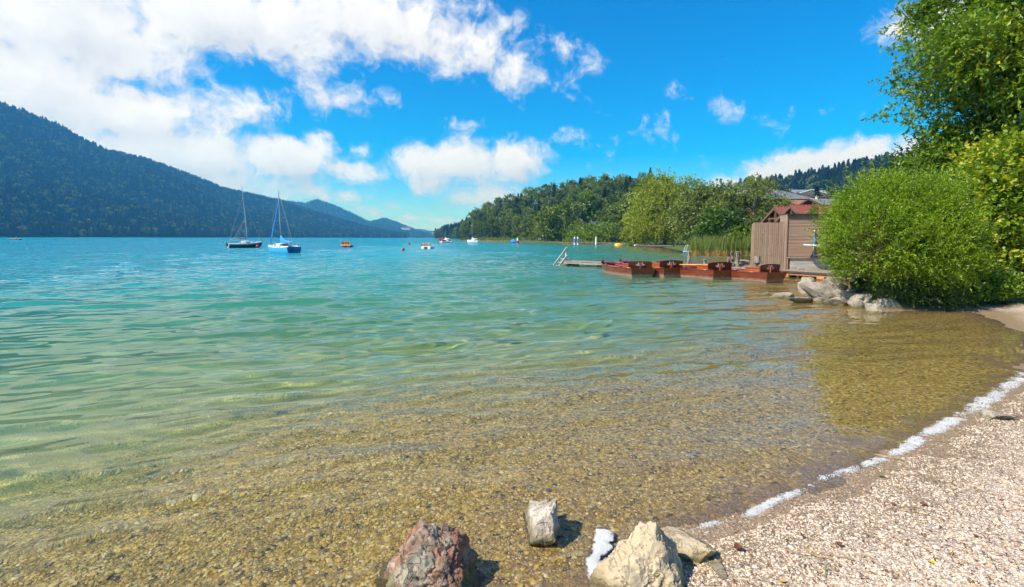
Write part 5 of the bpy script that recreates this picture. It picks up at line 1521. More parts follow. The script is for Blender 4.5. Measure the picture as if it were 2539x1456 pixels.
tag(person(None, (p_.x + .7, p_.y, .34), 'shirt', R(90), 1.15), 'person in a pale pink shirt rowing the low boat on the open lake', 'person')

# bathing raft with ladder hoops
p_ = at(1706, 628.8, 0); kk = p_.y / 1269.5
rf_ = thing('bathing_raft', 'small blue raft with white ladder hoops floating behind the jetty', 'raft', (p_.x, p_.y, 0), R(12), None, 20 * kk / 1.2)
for sg in (-1, 1): MB().tube([(-.58, sg * .3, .1), (.58, sg * .3, .1)], .16, 10).build('float', M['bluepaint'], rf_, smooth='auto')
MB().box((0, 0, .27), (1.2, .85, .06)).build('deck', M['bluehull'], rf_, bevel=.01)
for i in range(4):
    MB().box((-.45 + i * .3, 0, .32), (.26, .9, .03)).build('board', M['white'], rf_, bevel=.005)
for y_ in (-.28, .28):
    MB().tube([(-.5, y_, .3), (-.42, y_, .85), (-.15, y_, 1.2), (.15, y_, 1.22), (.42, y_, .85), (.5, y_, .3)], .024, 6).build('hoop', M['white'], rf_)
MB().tube([(-.15, -.28, 1.2), (-.15, .28, 1.2)], .022, 6).build('hoop_bar', M['white'], rf_)

# mooring jetty below the hut with marker poles and yellow dinghy
q0, q1 = at(1432, 606.5, 0), at(1562, 607.2, 0)
fj = thing('mooring_jetty', 'long low jetty with dark piles in front of the far reed belt', 'jetty', (q0.x, q0.y, 0), math.atan2(q1.y - q0.y, q1.x - q0.x))
Lj = (q1 - q0).length
MB().box((Lj / 2, .6, .42), (Lj, 1.2, .12)).build('deck', M['weathered'], fj)
MB().box((Lj / 2, 0, .26), (Lj, .08, .2)).build('beam', M['darkwood'], fj)
for i in range(10):
    MB().tube([(.3 + i * (Lj - .6) / 9, .05, -1), (.3 + i * (Lj - .6) / 9, .05, .5)], .12, 8).build('pile', M['darkwood'] if i % 3 else M['darkblue'], fj)
for lab, px, top, blue in (('blue and white marker pole, left one at the jetty end', 1424, 588.5, True), ('blue and white marker pole, right one at the jetty end', 1432, 588.5, True), ('white marker pole at the middle of the mooring jetty', 1477, 588.5, False)):
    a = at(px, 607.0, 0); zt = at_y(px, top, a.y).z; r_ = 1.9 * a.y / 1269.5
    t = thing('marker_pole', lab, 'pole', (a.x, a.y - .5, 0))
    MB().tube([(0, 0, -1), (0, 0, zt * .25)], r_, 10).build('pole_foot', M['white'], t)
    MB().tube([(0, 0, zt * .25), (0, 0, zt * .8)], r_ * 1.02, 10).build('pole_band', M['bluepaint'] if blue else M['white'], t)
    MB().tube([(0, 0, zt * .8), (0, 0, zt), (0, 0, zt + .1)], [r_, r_, r_ * .5], 10).build('pole_top', M['white'], t)
a = at(1533, 609.2, 0); kk = a.y / 1269.5
yd = thing('dinghy', 'upturned yellow dinghy at the mooring jetty', 'dinghy', (a.x - 10 * kk, a.y - .6, 0), 0)
MB().loft([[(x_ * kk, y_ * w_, .0 + h_ * kk * max(0, z_)) for y_, z_ in ((-1, 0), (-.9, .6), (-.4, 1), (.4, 1), (.9, .6), (1, 0))] for x_, w_, h_ in ((0, .5, 3.4), (2, .75, 5.6), (7, .85, 6.6), (13, .8, 5.2), (18, .5, 3.6), (21, .15, 2.0))], closed=False).build('hull', M['yellow'], yd, smooth='auto')
MB().tube([(0, -.52, .05), (7 * kk, -.88, .05), (13 * kk, -.82, .05), (21 * kk, -.15, .05)], .05, 6).build('gunwale', M['yellow'], yd)
q0, q1 = at(1574, 612.6, 0), at(1668, 614.0, 0)
pj = thing('floating_jetty', 'pale floating jetty reaching out below the broad willow', 'jetty', (q0.x, q0.y, 0), math.atan2(q1.y - q0.y, q1.x - q0.x))
Lj = (q1 - q0).length
MB().box((Lj / 2, .7, .38), (Lj, 1.1, .07)).build('deck', M['weathered'], pj)
MB().box((Lj / 2 + .5, .7, .2), (Lj - 1.2, 1.1, .26)).build('frame', M['darkwood'], pj)
for i in range(5): MB().box((1.2 + i * (Lj - 2.4) / 4, .7, .12), (1.0, .9, .3)).build('float', M['darkwood'], pj, bevel=.05)
MB().tube([(-.1, .1, .35), (-.1, 1.3, .35)], .16, 8).build('bumper', M['white'], pj)
# covered blue boat, teal dinghy, marker, signs on the little beach
a = at(1274, 602, 0); kk = a.y / 1269.5
cbt = thing('covered_boat', 'moored boat under a blue cover off the far shore', 'boat', (a.x - 8 * kk, a.y, 0))
MB().loft([[(x_ * kk, -w_, .15), (x_ * kk, -w_ * .9, .5 + h_ * .3), (x_ * kk, 0, .5 + h_), (x_ * kk, w_ * .9, .5 + h_ * .3), (x_ * kk, w_, .15)] for x_, w_, h_ in ((0, .8, .4), (4, 1, .75), (11, 1, .7), (16, .3, .2))], closed=False).build('cover', M['bluecloth'], cbt, smooth='auto')
MB().loft([[(x_ * kk, -w_, .2), (x_ * kk, -w_ * .7, -.2), (x_ * kk, w_ * .7, -.2), (x_ * kk, w_, .2)] for x_, w_ in ((0, .82), (4, 1.02), (11, 1.02), (16, .3))], closed=False).build('hull', M['darkblue'], cbt)
a = at(1315, 599.8, 0); kk = a.y / 1269.5
td = thing('dinghy', 'small teal dinghy drawn up at the far shore', 'dinghy', (a.x - 5 * kk, a.y, 0))
M['teal'] = mat('teal_paint', (.03, .38, .33), (.04, .42, .36), 4, .5)
MB().loft([[(x_ * kk, -w_, .5), (x_ * kk, -w_ * .7, -.05), (x_ * kk, w_ * .7, -.05), (x_ * kk, w_, .5)] for x_, w_ in ((0, .6), (3, .75), (8, .6), (10.5, .1))], closed=False).build('hull', M['teal'], td)
MB().box((4 * kk, 0, .4), (.3, 1.2, .05)).build('thwart', M['white'], td)
a = at(1283.5, 603.3, 0)
mk = thing('channel_marker', 'white and red floating marker beside the blue covered boat', 'marker', (a.x, a.y, 0))
zt = at_y(1283.5, 590, a.y).z
MB().tube([(0, 0, -.3), (0, 0, .7), (0, 0, .9)], [.45, .45, .2], 10).build('float', M['redplastic'], mk)
MB().tube([(0, 0, .9), (0, 0, zt)], [.3, .22], 8).build('spar', M['white'], mk)
for lab, px in (('white notice board on posts at the little beach, left one', 1336), ('white notice board on posts at the little beach, right one', 1340)):
    a = at(px, 600.6, 0.05)
    t = thing('notice_board', lab, 'sign', (a.x, a.y, a.z))
    z1 = at_y(px, 590, a.y).z; z0_ = at_y(px, 595, a.y).z
    MB().tube([(0, 0, -.2), (0, 0, z0_)], .07, 6).build('post', M['darkwood'], t)
    MB().box((0, -.1, (z0_ + z1) / 2), (.42, .06, z1 - z0_)).build('panel', M['white'], t)
# ================================================================== plants on the near bank
def stems(name, material, parent, n, h, spread, r0, seed, lo=.35):
    rg = random.Random(seed)
    mb = MB()
    for i in range(n):
        a = i * 2.4 + rg.random(); s_ = spread * (lo + (1 - lo) * rg.random())
        q = Vector((math.cos(a) * s_, math.sin(a) * s_, h * (.6 + .4 * rg.random())))
        mb.tube([(math.cos(a) * .12, math.sin(a) * .12, -.1), (q.x * .35, q.y * .35, q.z * .45), (q.x * .72, q.y * .72, q.z * .8), q], [r0, r0 * .75, r0 * .45, r0 * .12], 6)
    return mb.build(name, material, parent, smooth=True)
def dome_sprays(rg, n, radii, cz, zmin=-.75, slen=.5, nleaf=12, L=.09, W=.03, up=.35, shell=(.72, 1.0), lump=.14, seed=1, droop=.12, tintf=None, flat=0.0):
    d = dirs(n, rg, zmin)
    lumpn = 1 + lump * vnoise(d[:, 0] * 2.6 + 7, d[:, 1] * 2.6, d[:, 2] * 2.6, seed=seed) + lump * .5 * vnoise(d[:, 0] * 6, d[:, 1] * 6, d[:, 2] * 6, seed=seed + 1)
    rad = (shell[0] + (shell[1] - shell[0]) * rg.random(n) ** .6) * lumpn
    O = d * rad[:, None] * np.array(radii) + [0, 0, cz]
    D = d + rg.normal(size=(n, 3)) * .35 + [0, 0, up]
    tint = rg.random(n) * .5 + .12 * vnoise(O[:, 0] * 1.2, O[:, 1] * 1.2, O[:, 2] * 1.2, seed=seed + 2)
    if tintf is not None: tint = tint + tintf(O)
    return sprays(O, D, slen * (.6 + .7 * rg.random(n)), nleaf, L, W, droop, .75, rg, tint, flat)
def join(parts):
    V, F, T = [], [], []; b = 0
    for v, f, t in parts:
        V.append(v); F.append(f + b); T.append(t); b += len(v)
    return np.concatenate(V), np.concatenate(F), np.concatenate(T)

# round willow bush
bb = at(2215, 735, .25)
bush = thing('willow_bush', 'big round bright green willow bush overhanging the boardwalk', 'bush', (bb.x, bb.y, .3))
rg = np.random.default_rng(404)
LIFT = .14
kk = bb.y / 1269.5
rx, rzz = 150 * kk, (700 - 438) * kk / 2
LOBES = [(0, 0, .0, 1.0, 1.0, 3600), (-.50, -.26, -.20, .60, .66, 1700), (.34, -.34, -.16, .60, .74, 1700), (-.12, .10, .34, .66, .70, 1500), (.26, .1, .20, .62, .66, 1200), (-.42, .1, .12, .5, .6, 900), (.05, -.45, -.25, .6, .6, 1000)]
parts = []
for n_, (ox, oy, oz, sr, sz, cnt) in enumerate(LOBES):
    v, f, t = dome_sprays(rg, cnt, (rx * sr, rx * sr * .92, rzz * sz), 0, -.72, .42, 14, .080, .021, .5, (.70, 1.0), .20, 11 + 3 * n_, flat=.5)
    parts.append((v + [ox * rx, oy * rx, LIFT + rzz * (1.0 + oz)], f, t))
parts.append(dome_sprays(rg, 420, (rx * 1.02, rx * .95, rzz * 1.03), LIFT + rzz * 1.0, -.1, .62, 14, .08, .02, .9, (.92, 1.06), .16, 13, flat=.5))
V_, F_, T_ = join(parts)
np_obj('crown', V_, F_, M['leaf_bush'], bush, face_attr={'tint': T_})
stems('stem', M['twig'], bush, 26, rzz * 1.6, rx * .85, .05, 5)
# bare twigs showing on its left flank
mb = MB(); rgp = random.Random(8)
bare = Vector((-rx * .62, -rx * .50, rzz * .75))
for i in range(70):
    d_ = Vector((-.5 + rgp.gauss(0, .35), -.45 + rgp.gauss(0, .3), .5 + rgp.gauss(0, .3)))
    o_ = bare + Vector((rgp.gauss(0, .22), rgp.gauss(0, .16), rgp.gauss(0, .24)))
    mb.tube([o_, o_ + d_ * .35, o_ + d_ * .8 + Vector((0, 0, .12))], [.010, .007, .003], 4, cap=False)
mb.build('bare_twigs', M['twig'], bush)

# shrubs to the right of it
def leafy(name, label, px, py, z, radii, cz, mats, n, seed, cat='shrub', L=.10, W=.075, nleaf=8, slen=.5, tintf=None, stemn=10, up=.2, zmin=-.7, Y=None, shell=(.6, 1.0), flat=.7):
    b_ = at(px, py, z) if Y is None else Vector((px, Y, z))
    t = thing(name, label, cat, (b_.x, b_.y, z))
    rg = np.random.default_rng(seed)
    V_, F_, T_ = join([dome_sprays(rg, n, radii, cz, zmin, slen, nleaf, L, W, up, shell, .18, seed, tintf=tintf, flat=flat), dome_sprays(rg, n // 4, [r_ * .7 for r_ in radii], cz, -.9, slen, nleaf, L, W, up, (.2, .95), .2, seed + 3, flat=flat)])
    np_obj('crown', V_, F_, M[mats], t, face_attr={'tint': T_})
    stems('stem', M['bark'], t, stemn, cz * 1.4, radii[0] * .7, .045, seed)
    return t
leafy('hazel_shrub', 'tall hazel with big yellowing leaves at the right edge of the beach', 15.0, 0, .35, (1.9, 1.7, 2.3), 2.0, 'leaf_hazel', 3000, 501, L=.13, W=.10, nleaf=7, Y=15.4, tintf=lambda O: .22 * (O[:, 2] > 1.0))
leafy('dark_shrub', 'dark shaded shrub between the round bush and the hazel', 15.0, 0, .35, (1.7, 1.5, 2.2), 2.0, 'leaf_dark', 2600, 502, L=.10, W=.07, Y=17.6)
leafy('dark_shrub', 'tall dark shrub behind the round bush below the ash tree', 16.8, 0, .4, (2.8, 2.2, 2.7), 2.7, 'leaf_dark', 2600, 503, L=.12, W=.085, Y=19.6)
leafy('hazel_shrub', 'yellow green shrub at the right border behind the hazel', 18.4, 0, .4, (2.6, 2.2, 3.2), 3.0, 'leaf_hazel', 2600, 504, L=.14, W=.11, nleaf=7, Y=18.2)
leafy('cotoneaster_shrub', 'low spreading shrub with small pale leaves at the cove edge', 2290, 752, .08, (1.35, .75, .50), .25, 'leaf_low', 1500, 505, L=.045, W=.032, nleaf=13, slen=.42, up=.15, zmin=-.3, shell=(.5, 1.0), stemn=12)
leafy('dark_shrub', 'shaded undergrowth below the round bush next to the boulders', 2300, 735, .15, (1.9, .9, .75), .5, 'leaf_dark', 1500, 506, L=.07, W=.05, nleaf=9, slen=.35, zmin=-.3)
leafy('low_shrub', 'small leafy shrub under the hazel by the beach stone', 2430, 752, .12, (.95, .5, .45), .3, 'leaf_hazel', 700, 507, L=.08, W=.06, nleaf=9, slen=.3, zmin=-.2)
# grasses and dry stalks at the foot of the bush
def tuft(name, label, px, py, n, h, spread, seed, cols, z=.02):
    rg = np.random.default_rng(seed)
    b_ = at(px, py, z)
    o_ = rg.normal(size=(n, 2)) * spread
    hh = h * (.5 + .6 * rg.random(n)); ln = rg.normal(size=(n, 2)) * .3 * hh[:, None]
    a = rg.random(n) * 6.28; s_ = np.stack([np.cos(a), np.sin(a)], -1) * .006
    def lev(t_, w):
        c = np.concatenate([o_ + ln * t_ ** 1.7, (hh * t_)[:, None]], -1); q = np.concatenate([s_ * w, np.zeros((n, 1))], -1); return c - q, c + q
    A = lev(0, 1); B = lev(.55, .9); C = lev(1, .1)
    V = np.stack([*A, *B, *C], 1).reshape(-1, 3); b = np.arange(n)[:, None] * 6
    F = np.concatenate([b + [0, 1, 3, 2], b + [2, 3, 5, 4]])
    t_ = rg.random(n)
    o = np_obj(name, V, F, M[cols], face_attr={'tint': np.concatenate([t_, t_])})
    o.location = b_
    return tag(o, label, 'grass', kind='stuff')
M['leaf_grass'] = leaf_mat('grass_blades', (.07, .11, .02), (.13, .19, .04), (.34, .28, .10), .3, 2)
tuft('grass', 'green grass tuft between the boulders and the low shrub', 2178, 748, 260, .5, .11, 601, 'leaf_grass')
tuft('grass', 'dry grass at the foot of the low shrub', 2215, 758, 260, .42, .16, 602, 'leaf_grass')
tuft('grass', 'thin grass beside the beach stone under the hazel', 2500, 765, 260, .22, .3, 603, 'leaf_grass')

# big ash tree at the right edge
tree = thing('ash_tree', 'big ash tree with yellowing leaves reaching over the bush at the right edge', 'tree', (18.6, 18.4, .4))
rgp = random.Random(90); rg = np.random.default_rng(90)
wood = MB(); tips = []
trunk = [Vector((0, 0, -.4)), Vector((.05, 0, 2.2)), Vector((-.1, .05, 4.4)), Vector((-.05, 0, 6.8)), Vector((.25, 0, 9.2)), Vector((.3, 0, 12.5)), Vector((.3, 0, 14.6))]
wood.tube(trunk, [.36, .30, .26, .22, .17, .10, .03], 10)
def limb(p, d, L, r, lev):
    pts, rad = [p], [r]
    q, dd = p.copy(), d.normalized()
    n = 4
    for i in range(n):
        dd = (dd + Vector((rgp.gauss(0, .16), rgp.gauss(0, .16), rgp.gauss(.05 if lev < 2 else -.02, .12)))).normalized()
        q = q + dd * L / n; pts.append(q.copy()); rad.append(r * (1 - .8 * (i + 1) / n))
        if lev < 2:
            for j in range(2 if lev == 0 else 2):
                a = dd.orthogonal(); a.rotate(Matrix.Rotation(rgp.random() * 6.28, 3, dd))
                nd = (dd * .75 + a * .75 + Vector((0, 0, .1))).normalized()
                limb(q, nd, L * (.42 + .2 * rgp.random()), r * (.5 - .08 * i), lev + 1)
        elif i >= 1: tips.append((q.copy(), dd.copy()))
    tips.append((q, dd))
    wood.tube(pts, rad, 6 if lev < 2 else 4, cap=False)
for i, (z_, az_, up, L) in enumerate([(4.0, -100, .25, 4.6), (4.6, -128, .35, 5.0), (5.3, -75, .35, 5.0), (6.0, -112, .55, 5.2), (6.6, -150, .45, 4.6), (7.3, -88, .55, 4.8), (8.0, -125, .7, 4.6), (8.8, -60, .7, 4.2), (9.5, -105, .85, 4.2), (10.3, -160, .8, 3.8), (11.2, -80, 1.0, 3.6), (12.0, -130, 1.1, 3.2), (5.5, 60, .4, 4.5), (7.5, 100, .5, 4.2), (9.0, 20, .7, 4.0), (3.6, -165, .2, 3.6), (13.2, -100, 1.4, 2.6)]):
    a = R(az_)
    j = max(0, min(5, int(z_ / 2.3)))
    base = Vector((0, 0, z_))
    limb(base, Vector((math.sin(a), math.cos(a), up)), L * .66, .11 - .003 * i, 0)
wood.build('trunk', M['bark'], tree, smooth=True)
P0 = np.array([t_[0] for t_ in tips]); D0 = np.array([t_[1] for t_ in tips])
nsp = max(4, int(4600 / len(P0)))
i_ = np.repeat(np.arange(len(P0)), nsp)
O = P0[i_] + rg.normal(size=(len(i_), 3)) * .24
D = D0[i_] * .6 + rg.normal(size=(len(i_), 3)) * .7 + [0, 0, .1]
tint = np.repeat(rg.random(len(P0)) * .35, nsp) + rg.random(len(i_)) * .2 + .10 * np.clip((O[:, 2] - 7) / 5, 0, 1) + (rg.random(len(i_)) > .93) * .35
V_, F_, T_ = sprays(O, D, .40 * (.6 + .7 * rg.random(len(i_))), 9, .165, .078, .25, .7, rg, tint, .8)
np_obj('crown', V_, F_, M['leaf_tree'], tree, face_attr={'tint': T_})
# ================================================================== rocks
def rock_mat(name, cols, patch, lichen, dark, scale=1.0, algae=True):
    """cols: two stone colours; patch: second mineral; lichen and dark crust as stains; green growth at the wet foot"""
    m_, k, out = new_mat(name)
    b = k.n('ShaderNodeBsdfPrincipled')
    tcn = k.n('ShaderNodeTexCoord'); oi = k.n('ShaderNodeObjectInfo'); geo = k.n('ShaderNodeNewGeometry')
    vec = k.v('ADD', tcn.outputs['Object'], k.v('SCALE', (3.1, 7.7, 5.3), scale=oi.outputs['Random']))
    n1 = k.noise(vec, 7 * scale, 8, .65, .6); n2 = k.noise(vec, 2.6 * scale, 5, .6, .8); n3 = k.noise(vec, 28 * scale, 5, .7); n4 = k.noise(vec, 3.4 * scale, 4, .6, 1.5)
    c = k.mix(k.ss(n1, .3, .7), cols[0], cols[1])
    c = k.mix(k.ss(n2, .40, .56), c, patch)
    c = k.mix(k.m('MULTIPLY', k.ss(n4, .58, .68), .8), c, lichen)
    c = k.mix(k.m('MULTIPLY', k.ss(n3, .60, .72), .6), c, dark)
    veins = k.m('ABSOLUTE', k.m('SUBTRACT', k.noise(vec, 4.5 * scale, 5, .6, 1.2), .5))
    c = k.mix(k.ss(veins, .010, .0, 0, .45), c, tuple(x * .3 for x in dark))
    if algae:
        sp = k.n('ShaderNodeSeparateXYZ'); k.put(sp.inputs[0], geo.outputs['Position'])
        zz = k.m('ADD', sp.outputs[2], k.m('MULTIPLY', k.m('SUBTRACT', n1, .5), .12))
        c = k.mix(k.ss(zz, .10, .03, 0, .8), c, (.13, .105, .03))
    k.put(b.inputs['Base Color'], c); b.inputs['Roughness'].default_value = .85
    bp = k.n('ShaderNodeBump'); bp.inputs['Strength'].default_value = .9; bp.inputs['Distance'].default_value = .014 / scale
    hgt = k.m('ADD', k.m('ADD', k.m('MULTIPLY', n1, 1.2), k.m('MULTIPLY', n3, .35)), k.m('MULTIPLY', k.ss(veins, 0, .03), .5))
    k.put(bp.inputs['Height'], hgt); k.put(b.inputs['Normal'], bp.outputs[0])
    m_.node_tree.links.new(b.outputs[0], out.inputs[0])
    return m_
M['rock_cream'] = rock_mat('cream_limestone', ((.52, .40, .245), (.38, .285, .165)), (.46, .36, .23), (.56, .48, .34), (.17, .12, .065), 1.3)
M['rock_grey'] = rock_mat('pinkish_grey_limestone', ((.44, .35, .27), (.31, .24, .18)), (.50, .42, .34), (.54, .48, .41), (.20, .15, .11), 1.5)
M['rock_red'] = rock_mat('red_marbled_stone', ((.31, .135, .08), (.21, .10, .06)), (.31, .26, .185), (.40, .31, .24), (.05, .035, .02), 1.1)
M['rock_boulder'] = rock_mat('weathered_boulder', ((.23, .195, .155), (.16, .132, .105)), (.28, .24, .195), (.34, .29, .225), (.08, .066, .05), .7)
M['rock_pale'] = rock_mat('pale_boulder', ((.33, .265, .185), (.23, .18, .125)), (.37, .31, .23), (.42, .35, .265), (.16, .12, .075), .7)
M['rock_dark'] = rock_mat('dark_lichened_boulder', ((.17, .14, .11), (.10, .085, .066)), (.24, .2, .16), (.36, .3, .22), (.03, .025, .02), .8)
def rock(name, label, loc, size, planes=14, seed=0, sub=4, material='rock_boulder', rz=0.0, rough=.07, cuts=None, sharp=.035, group=None, tilt=(0, 0), power=1.0):
    rg = np.random.default_rng(seed)
    bm = bmesh.new(); bmesh.ops.create_icosphere(bm, subdivisions=sub, radius=1.0)
    V = np.array([v.co[:] for v in bm.verts]); F = [[v.index for v in f.verts] for f in bm.faces]; bm.free()
    D = nrm(V)
    N = dirs(planes, rg); dd = .60 + .34 * rg.random(planes)
    if cuts:
        N = np.concatenate([N, nrm(np.array([c[:3] for c in cuts], float))]); dd = np.concatenate([dd, [c[3] for c in cuts]])
    dot = np.maximum(D @ N.T, 1e-4)
    rr = dd[None, :] / dot
    rr = -sharp * np.log(np.sum(np.exp(-np.minimum(rr, 4) / sharp), axis=1))       # soft minimum over the facets
    P = D * rr[:, None]
    n_ = fbm(P[:, 0] * 2.2 + seed, P[:, 1] * 2.2, P[:, 2] * 2.2, oct=7, seed=seed, gain=.6)
    rid = 1 - np.abs(fbm(P[:, 0] * 2.8 + 5, P[:, 1] * 2.8, P[:, 2] * 2.8 + seed, oct=4, seed=seed + 9))
    P = P * (1 + rough * n_ - rough * 1.0 * np.clip(rid - .80, 0, 1) * 3)[:, None]
    P = P * np.array(size)
    M3 = np.array(Euler((tilt[0], tilt[1], rz)).to_matrix())
    P = P @ M3.T
    o = np_obj(name, P, np.array(F), M[material], smooth=True)
    o.data.set_sharp_from_angle(angle=R(38))
    o.location = loc
    tag(o, label, 'rock', group)
    return wet(o)
# three stones at the water's edge in front
q = at(1068, 1412, .05)
rock('red_rock', 'large reddish brown marbled rock at the bottom edge, its left flank sloping into the water', (q.x - .01, q.y - .02, .03), (.31, .26, .31), 8, 31, 6, 'rock_red', rough=.14, sharp=.03,
     cuts=[(-.80, -.05, .62, .60), (.95, -.2, .32, .62), (.1, .85, .55, .66), (.15, -.75, .60, .62), (-.35, .75, .6, .70), (.6, -.5, .65, .72)], tilt=(0, R(-4)))
q = at(1352, 1335, .02)
rock('grey_rock', 'small pale grey angular stone standing alone in the shallow water', (q.x, q.y + .02, .055), (.105, .095, .155), 8, 44, 5, 'rock_grey', rz=R(12), rough=.11, sharp=.03, cuts=[(-.3, -.85, .35, .60), (.85, -.4, .3, .66), (-.9, .1, .25, .72), (-.15, -.1, 1, .82)])
q = at(1604, 1425, .05)
rock('cream_rock', 'big cream coloured peaked rock at the bottom edge beside the foam', (q.x, q.y + .0, .045), (.255, .24, .28), 9, 57, 6, 'rock_cream', rough=.12, sharp=.035, cuts=[(-.62, -.25, .75, .70), (.86, -.25, .45, .60), (.1, -.85, .5, .66), (-.2, .85, .5, .62), (.35, .6, .7, .76), (-.85, -.4, .2, .86)], rz=R(-6))
q = at(1718, 1385, .02)
rock('cream_rock', 'small cream stone leaning behind the big cream rock', (q.x, q.y, .045), (.068, .062, .085), 9, 61, 5, 'rock_cream', rough=.09)
q = at(1492, 1462, .02)
rock('white_rock', 'low whitish stone at the bottom edge left of the big cream rock', (q.x, q.y, .0), (.10, .06, .045), 9, 62, 4, 'rock_grey', rough=.09)
q = at(1775, 1412, .02)
rock('brown_pebble', 'small amber brown stone right of the cream rocks', (q.x, q.y, .035), (.035, .03, .03), 9, 63, 4, 'rock_red', rough=.08)
q = at(2463, 1030, .06)
rock('flat_stone', 'flat pale stone on the beach above the foam line', (q.x, q.y, .055), (.13, .08, .05), 9, 64, 4, 'rock_pale', rough=.08)
# boulders along the bank
BO = [('upright pale boulder, leftmost of the large boulders', 2004, 736, 36, 37, 'rock_pale', .8, 71), ('largest grey boulder in the middle of the bank, sloping to the left', 2056, 745, 68, 36, 'rock_boulder', .75, 72),
      ('grey boulder just behind the largest one', 2068, 728, 50, 34, 'rock_boulder', .7, 73), ('flat yellowish slab lying out in the water', 1946, 740, 46, 11, 'rock_pale', .6, 74),
      ('tiny yellow stone farthest out in the water', 1900, 732, 17, 5, 'rock_pale', .8, 75), ('low brown stone in the water before the upright boulder', 1997, 751, 42, 12, 'rock_dark', .7, 76),
      ('brown low stone under the largest boulder', 2036, 752, 40, 12, 'rock_dark', .6, 91), ('pale angular stone at the right foot of the largest boulder', 2083, 759, 46, 17, 'rock_pale', .8, 77),
      ('white faced triangular boulder', 2131, 765, 52, 30, 'rock_pale', .75, 78), ('pale boulder behind the white faced one', 2136, 754, 46, 21, 'rock_pale', .7, 79),
      ('long pale boulder beside the low shrub', 2186, 767, 50, 22, 'rock_pale', .6, 80), ('foremost pale stone half under water', 2168, 779, 42, 21, 'rock_pale', .8, 81),
      ('tall dark lichened boulder', 2128, 742, 36, 52, 'rock_dark', .8, 82), ('grey stone half hidden by the grass tuft', 2163, 744, 24, 42, 'rock_boulder', .8, 83),
      ('small grey stone between the largest and the dark boulder', 2103, 739, 32, 16, 'rock_boulder', .8, 84), ('light stone at the end of the boardwalk', 2137, 703, 30, 14, 'rock_pale', .8, 85),
      ('small stone wedged right of the white faced boulder', 2160, 750, 24, 12, 'rock_boulder', .8, 86), ('grey beach stone under the hazel', 2497, 766, 50, 22, 'rock_boulder', .7, 87),
      ('pale bank stone left of the slatted screen, the larger one', 1850, 658, 28, 10, 'rock_pale', .9, 88), ('pale bank stone left of the slatted screen, the smaller one', 1830, 659, 20, 7, 'rock_pale', .9, 89)]
for lab, px, yb, w_, h_, mt_, dp, sd in BO:
    p_ = at(px, yb - 1.5, 0.0); kk = p_.y / 1269.5
    hw, hh = w_ * kk / 2, h_ * kk
    slope = (-.45, -.2, 1, .62) if 'sloping' in lab else (.1, -.2, 1, .8)
    low = mt_ in ('rock_dark',) and h_ < 20
    back = hw * dp * .7
    rock('boulder', lab, (p_.x * (1 + back / p_.y), p_.y + back, hh * .36), (hw * 1.12, hw * 1.1 * dp, hh * .95), 12, sd, 4, mt_, random.uniform(-.3, .3), .10, [slope], .04)

# ================================================================== foam
def foam_object(name, label, cells, pts, width, seed, thick=.03, ds=.011, cover=.5, fade=None):
    """foam lying along a line of places: rounded froth heaps over the waterline"""
    rg = np.random.default_rng(seed)
    pts = np.array(pts, float)
    sl = np.concatenate([[0], np.cumsum(np.linalg.norm(np.diff(pts, axis=0), axis=1))])
    V, F = [], []
    S = np.arange(0, sl[-1], ds); nT = cells
    cx, cy = np.interp(S, sl, pts[:, 0]), np.interp(S, sl, pts[:, 1])
    tx, ty = np.gradient(cx), np.gradient(cy); ln = np.hypot(tx, ty); nx, ny = -ty / ln, tx / ln
    w = np.interp(S, sl, width)
    T = np.linspace(-1, 1, nT)
    X = cx[:, None] + nx[:, None] * T[None] * w[:, None]; Y = cy[:, None] + ny[:, None] * T[None] * w[:, None]
    n1 = fbm(X * 5.5, Y * 5.5, oct=3, seed=seed); n2 = fbm(X * 22, Y * 22, oct=3, seed=seed + 3)
    prof = (1 - T[None] ** 2)
    h = prof * .95 + n1 * .5 + n2 * .30 - (1 - cover)
    if fade is not None: h = h + np.interp(S, sl, fade)[:, None]
    g = np.maximum(ground_z(X, Y), 0.0)
    hf = h.ravel(); ok = hf > -.40
    dens = np.clip((hf + .40) / .9, 0, 1) ** 2.2
    pick = rg.choice(np.flatnonzero(ok), cells * 700, p=dens[ok] / dens[ok].sum())
    nb = len(pick)
    core = np.clip(hf[pick], 0, 1.2)
    xx = X.ravel()[pick] + rg.normal(size=nb) * ds * .6; yy = Y.ravel()[pick] + rg.normal(size=nb) * ds * .6
    r_ = thick * (.10 + .22 * rg.random(nb) ** 2 + .16 * np.clip(core, 0, 1))
    zz = g.ravel()[pick] + thick * np.sqrt(core) * rg.random(nb) ** .5
    scl = np.stack([r_, r_, r_ * .85], -1)
    o = scatter(name, np.stack([xx, yy, zz], -1), scl, np.zeros((nb, 3)), None, M['foam'], rg.random(nb), 1)
    return tag(o, label, 'foam', kind='stuff')
def foam_mat():
    m_, k, out = new_mat('white_foam')
    b = k.n('ShaderNodeBsdfPrincipled'); tcn = k.n('ShaderNodeTexCoord')
    n1 = k.noise(tcn.outputs['Object'], 34, 6, .7)
    k.put(b.inputs['Base Color'], k.mix(k.ss(n1, .42, .70), (.68, .68, .67), (.58, .57, .55)))
    b.inputs['Roughness'].default_value = .6
    b.inputs['Subsurface Weight'].default_value = .0
    bp = k.n('ShaderNodeBump'); bp.inputs['Strength'].default_value = .6; bp.inputs['Distance'].default_value = .012
    k.put(bp.inputs['Height'], k.noise(tcn.outputs['Object'], 70, 5, .7)); k.put(b.inputs['Normal'], bp.outputs[0])
    m_.node_tree.links.new(b.outputs[0], out.inputs[0])
    return m_
M['foam'] = foam_mat()
fl = [P2(2620, 896), P2(2539, 934), P2(2440, 1000), P2(2365, 1042), P2(2290, 1083), P2(2230, 1120), P2(2165, 1148), P2(2080, 1175), P2(2030, 1196), P2(1965, 1225), P2(1905, 1255), P2(1830, 1290), P2(1750, 1304), P2(1690, 1324)]
